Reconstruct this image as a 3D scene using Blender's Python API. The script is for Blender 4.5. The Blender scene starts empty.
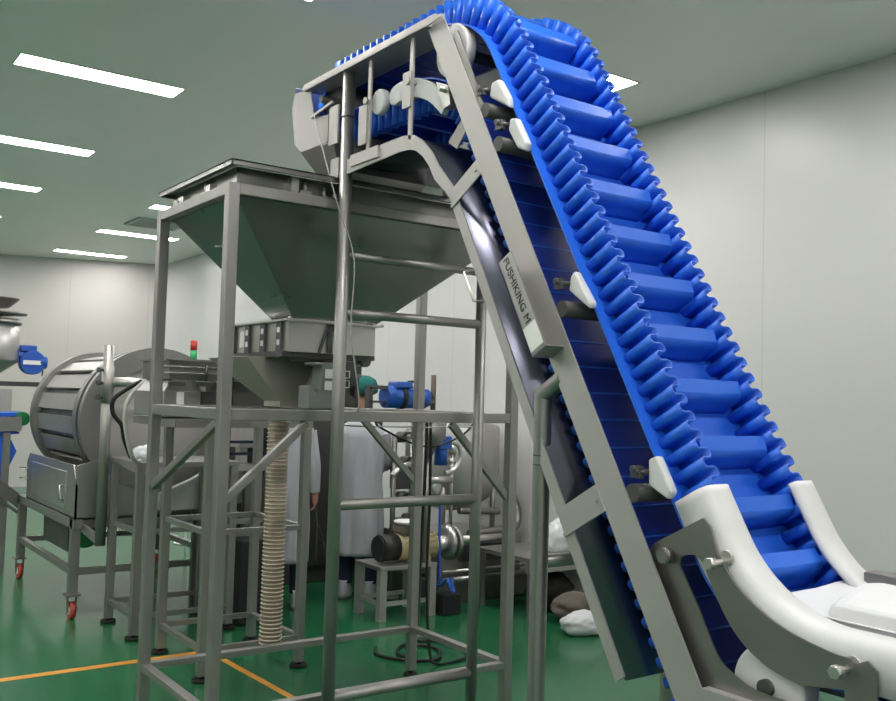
import bpy, bmesh, math, random
from mathutils import Vector, Matrix
random.seed(7)
S = bpy.context.scene
COL = S.collection
PI = math.pi

# ------------------------------------------------------------------ materials
MATS = {}
def mat(name, col, rough=.5, metal=0., spec=.5, noise=0., nscale=6., bump=0., bscale=40., stretch=None, coat=0., trans=0., emit=None, estr=0., alpha=1.):
    m = bpy.data.materials.new(name); m.use_nodes = True
    nt = m.node_tree; b = nt.nodes['Principled BSDF']
    b.inputs['Base Color'].default_value = (*col, 1)
    b.inputs['Roughness'].default_value = rough
    b.inputs['Metallic'].default_value = metal
    b.inputs['Specular IOR Level'].default_value = spec
    if coat: b.inputs['Coat Weight'].default_value = coat; b.inputs['Coat Roughness'].default_value = .15
    if trans: b.inputs['Transmission Weight'].default_value = trans
    if alpha < 1: b.inputs['Alpha'].default_value = alpha
    if emit: b.inputs['Emission Color'].default_value = (*emit, 1); b.inputs['Emission Strength'].default_value = estr
    if noise or bump:
        tc = nt.nodes.new('ShaderNodeTexCoord'); mp = nt.nodes.new('ShaderNodeMapping')
        nt.links.new(tc.outputs['Object'], mp.inputs['Vector'])
        if stretch: mp.inputs['Scale'].default_value = stretch
    if noise:
        n = nt.nodes.new('ShaderNodeTexNoise'); n.inputs['Scale'].default_value = nscale; n.inputs['Detail'].default_value = 5
        nt.links.new(mp.outputs['Vector'], n.inputs['Vector'])
        r = nt.nodes.new('ShaderNodeMapRange')
        r.inputs['From Min'].default_value = .3; r.inputs['From Max'].default_value = .7
        r.inputs['To Min'].default_value = max(0, rough-noise); r.inputs['To Max'].default_value = min(1, rough+noise)
        nt.links.new(n.outputs['Fac'], r.inputs['Value']); nt.links.new(r.outputs['Result'], b.inputs['Roughness'])
        mx = nt.nodes.new('ShaderNodeMix'); mx.data_type = 'RGBA'
        mx.inputs[6].default_value = (*[c*(1-noise) for c in col], 1); mx.inputs[7].default_value = (*[min(1, c*(1+noise)) for c in col], 1)
        nt.links.new(n.outputs['Fac'], mx.inputs[0]); nt.links.new(mx.outputs[2], b.inputs['Base Color'])
    if bump:
        n2 = nt.nodes.new('ShaderNodeTexNoise'); n2.inputs['Scale'].default_value = bscale; n2.inputs['Detail'].default_value = 3
        nt.links.new(mp.outputs['Vector'], n2.inputs['Vector'])
        bp = nt.nodes.new('ShaderNodeBump'); bp.inputs['Strength'].default_value = bump; bp.inputs['Distance'].default_value = .01
        nt.links.new(n2.outputs['Fac'], bp.inputs['Height']); nt.links.new(bp.outputs['Normal'], b.inputs['Normal'])
    MATS[name] = m
    return m
steel   = mat('brushed_stainless', (.42,.41,.40), .40, .92, noise=.10, nscale=9, stretch=(1,1,6))
frame_m = mat('satin_stainless_tube', (.34,.33,.315), .46, .9, noise=.08, nscale=7, stretch=(3,3,.6))
bright  = mat('polished_stainless', (.56,.55,.53), .34, .95, noise=.06, nscale=5)
matte   = mat('beadblast_stainless', (.46,.445,.43), .58, .8, noise=.05, nscale=14)
hop_m   = mat('hopper_stainless', (.27,.27,.26), .32, .96, noise=.06, nscale=3)
pan_m   = mat('mirror_pan_stainless', (.16,.16,.21), .26, .97)
dark_s  = mat('dark_steel', (.10,.10,.10), .45, .7, noise=.08)
plate_m = mat('plate_stainless', (.24,.235,.22), .42, .85, noise=.07, nscale=8)
ring_m  = mat('drum_ring_stainless', (.26,.255,.25), .45, .85, noise=.06)
drum_m  = mat('drum_stainless', (.42,.41,.40), .42, .85, noise=.08, nscale=5)
blue    = mat('blue_belt_polyurethane', (.016,.125,.66), .40, 0, .5, noise=.03, nscale=10)
navy_b  = mat('belt_back_shade', (.008,.028,.27), .5, 0, .35, noise=.03, nscale=10)  # belt blue darkened: shade between the two runs put into the colour
chute_m = mat('satin_chute_stainless', (.40,.37,.33), .62, .7, noise=.06, nscale=6)
white_p = mat('white_polyethylene', (.62,.62,.625), .38, 0, .45, noise=.03, nscale=8)
white_s = mat('white_vinyl_sheet', (.66,.66,.68), .42, 0, .4, bump=.25, bscale=7)
black   = mat('black_plastic', (.018,.018,.02), .45, 0, .4, noise=.05)
black_r = mat('black_rubber', (.012,.012,.012), .7, 0, .3, noise=.05)
grey_p  = mat('grey_enclosure', (.17,.18,.175), .5, 0, .4, noise=.04)
grey_d  = mat('dark_grey_enclosure', (.06,.06,.058), .5, .1, .4, noise=.05)
motor_b = mat('blue_motor_paint', (.015,.09,.42), .38, 0, .5, noise=.05)
teal    = mat('teal_cloth', (.02,.13,.125), .85, 0, .2, noise=.08, bump=.2)
cream   = mat('cream_motor_paint', (.42,.36,.20), .5, 0, .4, noise=.08)
gown    = mat('white_gown_cloth', (.42,.43,.47), .8, 0, .2, noise=.04, bump=.3, bscale=18)
navy    = mat('navy_cloth', (.02,.025,.05), .9, 0, .2, noise=.05)
skin    = mat('skin', (.42,.21,.15), .55, 0, .4, noise=.05)
cable_b = mat('black_cable', (.012,.013,.014), .55, 0, .4, noise=.03)
cable_g = mat('grey_cable', (.42,.42,.40), .5, 0, .4, noise=.03)
hose_m  = mat('translucent_ribbed_hose', (.36,.27,.21), .5, 0, .4, noise=.08, nscale=4)
hose_r  = mat('hose_wire_rib', (.52,.46,.39), .45, 0, .4, noise=.05)
bag_m   = mat('white_plastic_bag', (.66,.67,.70), .45, 0, .4, bump=.6, bscale=14)
red     = mat('red_polyurethane', (.45,.07,.05), .5, 0, .4, noise=.06)
red_l   = mat('red_lens', (.50,.03,.03), .3, 0, .5, noise=.03)
green_l = mat('green_lens', (.03,.40,.14), .3, 0, .5, noise=.03)
greenm  = mat('green_motor_paint', (.02,.22,.07), .45, 0, .4, noise=.05)
label_w = mat('white_label', (.78,.78,.76), .55, 0, .3, noise=.02)
tape_y  = mat('orange_floor_paint', (.62,.27,.035), .45, 0, .4, noise=.12, nscale=12)
ink     = mat('dark_lettering', (.05,.05,.05), .35, .4, .5, noise=.02)
blue_h  = mat('blue_hose', (.02,.10,.50), .4, 0, .5, noise=.04)
trim_w  = mat('white_powder_coat', (.70,.71,.70), .5, 0, .4, noise=.02)
vent_m  = mat('grey_vent_paint', (.42,.45,.43), .55, 0, .3, noise=.02)
lamp_m  = mat('lamp_diffuser', (.9,.9,.9), .5, emit=(1,.965,.93), estr=36)
brown_d = mat('brown_cloth', (.14,.12,.10), .85, 0, .2, noise=.1, bump=.3)

JOFF = -.086
def room_mat(name, col, rough, joint_axis=None, pitch=1.15, bump=.0, spec=.5):
    m = mat(name, col, rough, 0, spec, noise=.03, nscale=.8, bump=bump, bscale=3)
    if joint_axis is not None:                                   # thin panel joints of the sandwich-panel walls
        nt = m.node_tree; b = nt.nodes['Principled BSDF']
        tc = nt.nodes.new('ShaderNodeTexCoord'); sp = nt.nodes.new('ShaderNodeSeparateXYZ')
        nt.links.new(tc.outputs['Object'], sp.inputs['Vector'])
        d = nt.nodes.new('ShaderNodeMath'); d.operation = 'DIVIDE'; d.inputs[1].default_value = pitch
        of = nt.nodes.new('ShaderNodeMath'); of.operation = 'ADD'; of.inputs[1].default_value = JOFF
        nt.links.new(sp.outputs[joint_axis], of.inputs[0]); nt.links.new(of.outputs[0], d.inputs[0])
        f = nt.nodes.new('ShaderNodeMath'); f.operation = 'FRACT'; nt.links.new(d.outputs[0], f.inputs[0])
        l = nt.nodes.new('ShaderNodeMath'); l.operation = 'LESS_THAN'; l.inputs[1].default_value = .006; nt.links.new(f.outputs[0], l.inputs[0])
        mx = nt.nodes.new('ShaderNodeMix'); mx.data_type = 'RGBA'
        src = b.inputs['Base Color'].links[0].from_socket
        nt.links.new(src, mx.inputs[6]); mx.inputs[7].default_value = (*[c*.82 for c in col], 1)
        nt.links.new(l.outputs[0], mx.inputs[0]); nt.links.new(mx.outputs[2], b.inputs['Base Color'])
    return m
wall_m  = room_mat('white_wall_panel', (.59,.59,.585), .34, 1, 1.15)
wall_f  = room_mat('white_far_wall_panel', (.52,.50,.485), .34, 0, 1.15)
ceil_m  = room_mat('ceiling_panel', (.80,.82,.79), .42)
floor_m = room_mat('green_epoxy_floor', (.014,.120,.048), .20, bump=.04)

# ------------------------------------------------------------------ mesh helpers (geometry given in room coordinates, metres)
def ortho(d):
    d = Vector(d).normalized()
    a = Vector((0,0,1)) if abs(d.z) < .9 else Vector((1,0,0))
    x = d.cross(a).normalized(); return x, x.cross(d).normalized()
class MB:
    def __init__(s): s.bm = bmesh.new()
    def box(s, a, b, bev=0.):
        a, b = Vector(a), Vector(b)
        r = bmesh.ops.create_cube(s.bm, size=1, matrix=Matrix.Translation((a+b)/2) @ Matrix.Diagonal((*[max(1e-4, abs(b[i]-a[i])) for i in range(3)], 1)))
        if bev:
            es = {e for v in r['verts'] for e in v.link_edges}
            bmesh.ops.bevel(s.bm, geom=list(es), offset=bev, segments=2, affect='EDGES', profile=.5)
        return s
    def bar(s, p, q, w, h, up=(0,0,1), bev=0.):                  # rectangular bar between two points
        p, q = Vector(p), Vector(q); d = (q-p); L = d.length; d.normalize()
        x = d.cross(Vector(up))
        if x.length < 1e-4: x = d.cross(Vector((0,1,0)))
        x.normalize(); z = x.cross(d).normalized()
        M = Matrix((( *x, 0), (*d, 0), (*z, 0), (0,0,0,1))).transposed(); M = Matrix.Translation((p+q)/2) @ M
        r = bmesh.ops.create_cube(s.bm, size=1, matrix=M @ Matrix.Diagonal((w, L, h, 1)))
        if bev:
            es = {e for v in r['verts'] for e in v.link_edges}
            bmesh.ops.bevel(s.bm, geom=list(es), offset=bev, segments=2, affect='EDGES', profile=.5)
        return s
    def cyl(s, p, q, r, r2=None, seg=20, cap=True):
        p, q = Vector(p), Vector(q); r2 = r if r2 is None else r2
        x, y = ortho(q-p)
        def ring(c, rr): return [s.bm.verts.new(c + (x*math.cos(2*PI*i/seg) + y*math.sin(2*PI*i/seg))*rr) for i in range(seg)]
        a, b = ring(p, r), ring(q, r2)
        for i in range(seg):
            f = s.bm.faces.new((a[i], a[(i+1)%seg], b[(i+1)%seg], b[i])); f.smooth = True
        if cap: s.bm.faces.new(a[::-1]); s.bm.faces.new(b)
        return s
    def lathe(s, prof, o, axis=(0,0,1), seg=28):                 # prof: (radius, height along axis)
        o = Vector(o); ax = Vector(axis).normalized(); x, y = ortho(ax); rs = []
        for r, h in prof:
            rs.append([s.bm.verts.new(o + ax*h + (x*math.cos(2*PI*i/seg)+y*math.sin(2*PI*i/seg))*max(r, 1e-4)) for i in range(seg)])
        for a, b in zip(rs, rs[1:]):
            for i in range(seg):
                f = s.bm.faces.new((a[i], a[(i+1)%seg], b[(i+1)%seg], b[i])); f.smooth = True
        s.bm.faces.new(rs[0][::-1]); s.bm.faces.new(rs[-1])
        return s
    def tube(s, pts, r, seg=10, smooth=True, n=6):
        P = [Vector(p) for p in pts]
        if smooth and len(P) > 2:
            Q = []
            for i in range(len(P)-1):
                p0, p1, p2, p3 = P[max(i-1,0)], P[i], P[i+1], P[min(i+2,len(P)-1)]
                for k in range(n):
                    t = k/n
                    Q.append(.5*((2*p1)+(p2-p0)*t+(2*p0-5*p1+4*p2-p3)*t*t+(3*p1-p0-3*p2+p3)*t**3))
            P = Q+[P[-1]]
        rings = []; x = None
        for i, p in enumerate(P):
            d = (P[min(i+1,len(P)-1)]-P[max(i-1,0)]).normalized()
            if x is None: x, y = ortho(d)
            else:
                x = (x - d*x.dot(d)).normalized(); y = x.cross(d)
            rr = r(i/(len(P)-1)) if callable(r) else r
            rings.append([s.bm.verts.new(p+(x*math.cos(2*PI*k/seg)+y*math.sin(2*PI*k/seg))*rr) for k in range(seg)])
        for a, b in zip(rings, rings[1:]):
            for k in range(seg):
                f = s.bm.faces.new((a[k], a[(k+1)%seg], b[(k+1)%seg], b[k])); f.smooth = True
        s.bm.faces.new(rings[0][::-1]); s.bm.faces.new(rings[-1])
        return s
    def prism_u(s, poly, u0, u1):                                # polygon in (y,z) extruded along x
        a = [s.bm.verts.new((u0, v, z)) for v, z in poly]; b = [s.bm.verts.new((u1, v, z)) for v, z in poly]
        n = len(poly)
        s.bm.faces.new(a); s.bm.faces.new(b[::-1])
        for i in range(n): s.bm.faces.new((a[i], b[i], b[(i+1)%n], a[(i+1)%n]))
        return s
    def prism_v(s, poly, v0, v1):                                # polygon in (x,z) extruded along y
        a = [s.bm.verts.new((u, v0, z)) for u, z in poly]; b = [s.bm.verts.new((u, v1, z)) for u, z in poly]
        n = len(poly)
        s.bm.faces.new(a); s.bm.faces.new(b[::-1])
        for i in range(n): s.bm.faces.new((a[i], b[i], b[(i+1)%n], a[(i+1)%n]))
        return s
    def prism_z(s, poly, z0, z1):
        a = [s.bm.verts.new((u, v, z0)) for u, v in poly]; b = [s.bm.verts.new((u, v, z1)) for u, v in poly]
        n = len(poly)
        s.bm.faces.new(a); s.bm.faces.new(b[::-1])
        for i in range(n): s.bm.faces.new((a[i], b[i], b[(i+1)%n], a[(i+1)%n]))
        return s
    def quad(s, *P):
        s.bm.faces.new([s.bm.verts.new(p) for p in P]); return s
    def frustum(s, r0, z0, r1, z1, cap=False):                   # rect (u0,v0,u1,v1) at z0 to rect at z1, open shell
        def R(r, z): return [s.bm.verts.new(p) for p in ((r[0],r[1],z),(r[2],r[1],z),(r[2],r[3],z),(r[0],r[3],z))]
        a, b = R(r0, z0), R(r1, z1)
        for i in range(4): s.bm.faces.new((a[i], a[(i+1)%4], b[(i+1)%4], b[i]))
        if cap: s.bm.faces.new(a); s.bm.faces.new(b[::-1])
        return s
    def loft(s, rings, closed=True, caps=True, smooth=True):
        R = [[s.bm.verts.new(p) for p in r] for r in rings]; n = len(R[0])
        for a, b in zip(R, R[1:]):
            for i in range(n if closed else n-1):
                f = s.bm.faces.new((a[i], a[(i+1)%n], b[(i+1)%n], b[i])); f.smooth = smooth
        if caps and closed: s.bm.faces.new(R[0][::-1]); s.bm.faces.new(R[-1])
        return s
    def build(s, name, m, parent=None, solid=0., bevel=0., autosmooth=False, sub=0, tag=None):
        bmesh.ops.recalc_face_normals(s.bm, faces=s.bm.faces[:])
        if parent is not None:
            o0 = Vector(parent['_o']) if '_o' in parent.keys() else Vector((0,0,0))
            bmesh.ops.translate(s.bm, verts=s.bm.verts[:], vec=-o0)
        else: o0 = Vector((0,0,0))
        me = bpy.data.meshes.new(name); s.bm.to_mesh(me); s.bm.free()
        me.materials.append(m)
        o = bpy.data.objects.new(name, me); COL.objects.link(o)
        if parent is not None: o.parent = parent; o['_o'] = list(o0)
        if solid: md = o.modifiers.new('Solidify', 'SOLIDIFY'); md.thickness = solid; md.offset = 0
        if bevel: md = o.modifiers.new('Bevel', 'BEVEL'); md.width = bevel; md.segments = 2; md.limit_method = 'ANGLE'
        if sub: md = o.modifiers.new('Subsurf', 'SUBSURF'); md.levels = md.render_levels = sub
        return o
    def single(s, name, m, label, cat, group=None, o0=None, **k):   # a thing that is one mesh; origin at o0
        if o0 is None:
            vs = [v.co for v in s.bm.verts]
            o0 = (sum(v.x for v in vs)/len(vs), sum(v.y for v in vs)/len(vs), min(v.z for v in vs))
        bmesh.ops.translate(s.bm, verts=s.bm.verts[:], vec=-Vector(o0))
        o = s.build(name, m, None, **k); o.location = o0
        o['label'] = label; o['category'] = cat
        if group: o['group'] = group
        return o
def thing(name, label, cat, loc, group=None):
    o = bpy.data.objects.new(name, None); COL.objects.link(o); o.location = loc; o['_o'] = list(loc)
    o.empty_display_size = .1; o['label'] = label; o['category'] = cat
    if group: o['group'] = group
    return o
def struct(name, mb, m):
    o = mb.build(name, m); o['kind'] = 'structure'; return o
def copy_tree(o, parent=None):
    c = o.copy(); COL.objects.link(c); c.parent = parent
    for ch in list(o.children): copy_tree(ch, c)
    return c
def relocated(o, loc, label=None, group=None):
    c = copy_tree(o); c.location = loc; c['_o'] = list(loc)
    if label: c['label'] = label
    if group: c['group'] = group
    return c

# ------------------------------------------------------------------ room: x along the belt width, y along the belt run, z up
CEIL = 3.70; WR = 3.743; WL = -7.0; WB = -7.0
corner = (WR, 11.85); farL = (WL, 11.85 + (WR-WL)*.36)
struct('floor', MB().prism_z([(WL,WB),(WR,WB),corner,farL], -.06, 0), floor_m)
struct('ceiling', MB().prism_z([(WL,WB),(WR,WB),corner,farL], CEIL, CEIL+.06), ceil_m)
struct('wall_right', MB().box((WR,WB,0),(WR+.06,11.9,CEIL)), wall_m)
struct('wall_left', MB().box((WL-.06,WB,0),(WL,farL[1],CEIL)), wall_m)
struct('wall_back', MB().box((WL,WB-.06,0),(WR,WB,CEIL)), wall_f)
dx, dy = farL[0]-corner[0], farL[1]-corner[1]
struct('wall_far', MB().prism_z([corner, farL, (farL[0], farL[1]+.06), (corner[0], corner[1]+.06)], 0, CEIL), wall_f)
# coved corner trims of the clean-room panels
struct('trim_1', MB().prism_v([(WR,0),(WR-.05,0),(WR-.035,.012),(WR-.012,.035),(WR,.05)], WB, 11.85), trim_w)
struct('trim_2', MB().cyl((WR-.02,11.84,0),(WR-.02,11.84,CEIL),.035), trim_w)

# recessed ceiling lights, three columns wide
LX, LV = 1.05, .23
def make_light(x, y, label, group):
    t = thing('ceiling_light', label, 'ceiling light', (x,y,CEIL), group)
    MB().box((x-LX/2,y-LV/2,CEIL-.004),(x+LX/2,y+LV/2,CEIL-.001)).build('diffuser', lamp_m, t)
    f = MB()
    for a, b in (((x-LX/2-.012,y-LV/2-.012),(x+LX/2+.012,y-LV/2)), ((x-LX/2-.012,y+LV/2),(x+LX/2+.012,y+LV/2+.012)),
                 ((x-LX/2-.012,y-LV/2),(x-LX/2,y+LV/2)), ((x+LX/2,y-LV/2),(x+LX/2+.012,y+LV/2))):
        f.box((*a,CEIL-.006),(*b,CEIL))
    f.build('trim_frame', trim_w, t)
    return t
GL = 'recessed strip lights in the ceiling'
light_labels = {
 (1,4): 'long bright recessed ceiling light, largest and topmost of those left of the conveyor',
 (1,5): 'recessed ceiling light cut by the left edge, second nearest of the left column',
 (1,6): 'short-looking recessed ceiling light at the left edge, third of the left column',
 (1,3): 'recessed ceiling light just peeking in at the top edge of the view',
 (1,7): 'recessed ceiling light showing only its end at the left edge, farthest of the left column',
 (2,3): 'recessed ceiling light showing beside the blue belt, right of the conveyor',
 (2,6): 'recessed ceiling light mostly hidden behind the rear corner of the hopper rim',
 (2,7): 'recessed ceiling light passing behind the rear left hopper post',
 (2,8): 'farthest narrow recessed ceiling light just before the end wall',
}
XS = (-4.30, -2.06, .19, 2.455); YS = (-5.9, -3.7, -1.52, .63, 2.75, 4.96, 6.96, 9.12, 11.45)
first = None
for i, x in enumerate(XS):
    for j, y in enumerate(YS):
        key = (i-1, j)
        lab = light_labels.get(key)
        lab = lab or 'recessed ceiling light outside or hidden from the view of the conveyor'
        first = make_light(x, y, lab, GL) if first is None else relocated(first, (x, y, CEIL), lab, GL)
t = thing('ceiling_vent', 'square grey air vent in the ceiling left of the rear hopper post', 'air vent', (2.35,8.05,CEIL))
MB().box((2.03,7.75,CEIL-.02),(2.67,8.35,CEIL)).build('vent_frame', vent_m, t)
f = MB()
for k in range(7): f.box((2.08,7.80+k*.075,CEIL-.026),(2.62,7.83+k*.075,CEIL-.018))
f.build('louvre', vent_m, t)

# floor lines
MB().prism_z([(-3.2,1.86),(-3.2,1.92),(.80,1.95),(.80,1.70),(.84,.6),(.80,.6),(.76,1.66),(.74,1.885)], 0, .002).single('floor_line', tape_y, 'orange line painted on the green floor through the hopper stand', 'floor line', o0=(0,1.9,0))

# ------------------------------------------------------------------ the sidewall belt conveyor
U0, U1 = .50, 1.11                       # outer faces of the two side frames
BN, BF = .56, 1.05                       # belt edges
OV, OZ = -.797, 3.072
Dv, Dz = -.5, -math.sqrt(3)/2            # down the 60 degree incline
Nv, Nz = -math.sqrt(3)/2, .5             # away from the carrying face
def P(d, n): return (OV+Dv*d+Nv*n, OZ+Dz*d+Nz*n)
def P3(u, d, n): v, z = P(d, n); return (u, v, z)
conv = thing('incline_conveyor', 'tall steep conveyor with corrugated blue cleated belt and stainless frame', 'conveyor', (.8,-1.0,0))
# belt loop: list of arcs and lines -> points with outward normals
ZT, ZB, NC = 3.07, .945, .113            # carrying levels
ZR, ZL, NR = 2.89, .69, -.078             # return levels
loop = []
def line(a, b, nrm, step=.012):
    L = math.dist(a, b); k = max(1, int(L/step))
    for i in range(k): loop.append((a[0]+(b[0]-a[0])*i/k, a[1]+(b[1]-a[1])*i/k, *nrm))
def arc(c, r, a0, a1, sgn, step=.010):   # sgn +1: outward normal points away from the centre
    k = max(2, int(abs(a1-a0)*r/step))
    for i in range(k):
        a = a0+(a1-a0)*i/k; loop.append((c[0]+r*math.cos(a), c[1]+r*math.sin(a), sgn*math.cos(a), sgn*math.sin(a)))
R_ = math.radians
# carrying run from the infeed up
VEND = -3.25
dB = (OZ+Nz*NC-ZB)/-Dz; RB = .5; tB = RB*math.tan(R_(30)); vB = P(dB, NC)[0]
line((VEND, ZB), (vB-tB, ZB), (0,1))
arc((vB-tB, ZB+RB), RB, R_(-90), R_(-30), -1)
dT = (OZ+Nz*NC-ZT)/-Dz; RT = .40; tT = RT*math.tan(R_(30)); vT = P(dT, NC)[0]
line(P(dB-tB, NC), P(dT+tT, NC), (Nv, Nz))
cT = (vT+tT, ZT-RT)
arc(cT, RT, R_(150), R_(90), 1)
VH = .17; RH = (ZT-ZR)/2
line((vT+tT, ZT), (VH, ZT), (0,1))
arc((VH, ZT-RH), RH, R_(90), R_(-90), 1)
dR = (OZ+Nz*NR-ZR)/-Dz; RR = .5; tR = RR*math.tan(R_(30)); vR = P(dR, NR)[0]
line((VH, ZR), (vR+tR, ZR), (0,-1))
arc((vR+tR, ZR-RR), RR, R_(90), R_(150), -1)
dL = (OZ+Nz*NR-ZL)/-Dz; RL = .17; tL = RL*math.tan(R_(30)); vL = P(dL, NR)[0]
line(P(dR+tR, NR), P(dL-tL, NR), (-Nv, -Nz))
arc((vL-tL, ZL+RL), RL, R_(-30), R_(-90), 1)
cL = (vL-tL, ZL+RL)
line((vL-tL, ZL), (VEND, ZL), (0,-1))
RE = (ZB-ZL)/2
arc((VEND, ZL+RE), RE, R_(-90), R_(-270), 1)
# resample by arc length
cum = [0.]
for a, b in zip(loop, loop[1:]+loop[:1]): cum.append(cum[-1]+math.dist(a[:2], b[:2]))
TOT = cum[-1]
import bisect
def at(s):
    s %= TOT; i = min(len(loop)-1, bisect.bisect_right(cum, s)-1)
    a = loop[i]; b = loop[(i+1) % len(loop)]; t = (s-cum[i])/max(1e-9, cum[i+1]-cum[i])
    q = [a[k]+(b[k]-a[k])*t for k in range(4)]; L = math.hypot(q[2], q[3]); return q[0], q[1], q[2]/L, q[3]/L
# belt band (outer face at the loop, 6 mm thick), with the weld seams of the cleats on its back
NB = 900; m = MB(); rings = []
for i in range(NB):
    v, z, nv, nz = at(TOT*i/NB)
    rings.append([(BN, v, z), (BF, v, z), (BF, v-nv*.006, z-nz*.006), (BN, v-nv*.006, z-nz*.006)])
rings.append(rings[0])
m.loft(rings, closed=True, caps=False, smooth=False)
for k in range(round(TOT/.0975)):                              # weld seams across the back of the belt
    v, z, nv, nz = at(k*TOT/round(TOT/.0975)); c = Vector((.805, v-nv*.0065, z-nz*.0065)); n_ = Vector((0,nv,nz)); t_ = Vector((0,-nz,nv))
    q = [[Vector((u,0,0))+Vector((0,c.y,c.z))+t_*a+n_*b for a, b in ((-.0035,0),(.0035,0),(.002,-.002),(-.002,-.002))] for u in (BN+.004, BF-.004)]
    m.loft(q, smooth=False)
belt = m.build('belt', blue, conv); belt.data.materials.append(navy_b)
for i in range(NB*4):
    if i % 4 == 2: belt.data.polygons[i].material_index = 1  # back faces take the blue with painted-in shade
# corrugated sidewalls
LAM = .0580; NW = round(TOT/LAM); LAM = TOT/NW; HS = .12; AMP = .023
def sidewall(uc, sg):
    m = MB(); K = 14; cols = []
    for i in range(NW*K):
        ph = 2*PI*i/K; s = TOT*i/(NW*K)
        v, z, nv, nz = at(s - .105*LAM*math.sin(2*ph))
        v0, z0, n0v, n0z = at(s)
        u = uc + sg*AMP*math.sin(ph)
        col = []
        for h in (0, .5*HS, HS): col.append(m.bm.verts.new((u, v+nv*h, z+nz*h)))
        cols.append(col)
    n = len(cols)
    for i in range(n):
        a, b = cols[i], cols[(i+1) % n]
        for k in range(2):
            f = m.bm.faces.new((a[k], b[k], b[k+1], a[k+1])); f.smooth = True
    return m.build('belt_sidewall', blue, conv, solid=.004)
sidewall(.620, 1); sidewall(.990, -1)
# cleats
m = MB(); CU0, CU1 = .652, .958
prof = [(.006,0),(.000,.012),(.000,.050),(-.002,.066),(-.008,.080),(-.018,.088),(-.060,.0955),(-.061,.089),(-.022,.080),(-.012,.066),(-.010,.030),(-.014,0)]
prof = [(-a, b) for a, b in prof]         # lean towards the travel direction
CP = .195; NCL = round(TOT/CP)
# phase: a cleat tip at d = .569 on the incline
s_inc0 = None
for i, q in enumerate(loop):
    if abs(q[2]-Nv) < 1e-6 and abs(q[3]-Nz) < 1e-6: s_inc0 = cum[i]; d_inc0 = (q[0]-OV)*Dv+(q[1]-OZ)*Dz; break
def s_of_d(d): return s_inc0 + (d_inc0-d)
a = [m.bm.verts.new((CU0-.805, x, y)) for x, y in prof]; b = [m.bm.verts.new((CU1-.805, x, y)) for x, y in prof]
n = len(prof); m.bm.faces.new(a); m.bm.faces.new(b[::-1])
for i in range(n):
    f = m.bm.faces.new((a[i], b[i], b[(i+1)%n], a[(i+1)%n])); f.smooth = i in (0,1,2,3,4)
bmesh.ops.recalc_face_normals(m.bm, faces=m.bm.faces[:])
me = bpy.data.meshes.new('cleat'); m.bm.to_mesh(me); m.bm.free(); me.materials.append(blue)
cleat0 = bpy.data.objects.new('cleat', me); COL.objects.link(cleat0); cleat0.parent = conv
for k in range(NCL):
    o = cleat0 if k == 0 else cleat0.copy()
    if k: COL.objects.link(o)
    s = s_of_d(.569+.058) + k*TOT/NCL
    v, z, nv, nz = at(s)
    o.location = Vector((.805, v, z)) - Vector(conv['_o'])
    o.rotation_euler = (math.atan2(nz, nv)-PI/2, 0, 0)
    if s % TOT and False: pass
# side frames
dEND = 2.562
def rail(ua, ub, flange_u):
    m = MB()
    m.prism_u([P(.0,.008), P(-.032,-.03) , P(-.02,-.09), P(2.613,-.09), P(2.557,.012)], ua, ub)           # web of the inclined channel
    f0, f1 = sorted((ub, flange_u))
    m.prism_u([P(.03,-.09), P(dEND-.05,-.09), P(dEND-.05,-.085), P(.03,-.085)], f0, f1)
    return m
rail(U0, U0+.006, U0+.045).build('side_rail', matte, conv)
rail(U1-.006, U1, U1-.045).build('side_rail', matte, conv)
for ua, ub in ((U0-.025, U0+.135), (U1-.135, U1+.025)):
    m = MB(); inner = ua if ua < .8 else ub
    m.prism_u([(-.79,3.074),(-.83,3.05),(-.72,3.040),(.29,3.040),(.315,3.062),(.30,3.074)], *((ua, ua+.006) if ua < .8 else (ub-.006, ub)))
    m.box((ua,-.74,3.040),(ub,.29,3.046))
    m.build('head_rail', matte, conv)
# lower horizontal frame after the bend
for ua, ub in ((U0, U0+.045), (U1-.045, U1)):
    m = MB(); a, b = P(2.557,.012), P(2.613,-.09)
    m.prism_u([a, b, (-3.3,b[1]), (-3.3,a[1])], ua, ub)
    m.build('infeed_rail', matte, conv)
# lower cover pan under the return run, with its edge strips
nP = -.262
strip_hi = [(.02,2.638),(-.1,2.641),(-.416,2.652),(-.56,2.652),(-.632,2.640),(-.70,2.602),(-.76,2.548),(-.81,2.485)]
strip_lo = [(.02,2.575),(-.30,2.584),(-.534,2.592),(-.60,2.588),(-.65,2.573),(-.70,2.540),(-.745,2.495),(-.785,2.435)]
hi = strip_hi + [P(.66,-.243), P(2.455,-.243)]; lo = strip_lo + [P(.66,-.285), P(2.46,-.285)]
for ua, ub in ((U0, U0+.006), (U1-.006, U1)):
    m = MB()
    A0 = [m.bm.verts.new((ua, *p)) for p in hi]; A1 = [m.bm.verts.new((ua, *p)) for p in lo]
    B0 = [m.bm.verts.new((ub, *p)) for p in hi]; B1 = [m.bm.verts.new((ub, *p)) for p in lo]
    for i in range(len(hi)-1):
        for q in ((A0[i],A0[i+1],A1[i+1],A1[i]), (B0[i],B1[i],B1[i+1],B0[i+1]), (A0[i],B0[i],B0[i+1],A0[i+1]), (A1[i],A1[i+1],B1[i+1],B1[i])): m.bm.faces.new(q)
    m.bm.faces.new((A0[0],A1[0],B1[0],B0[0])); m.bm.faces.new((A0[-1],B0[-1],B1[-1],A1[-1]))
    m.build('pan_edge_strip', matte, conv)
m = MB(); pts = hi
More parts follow.
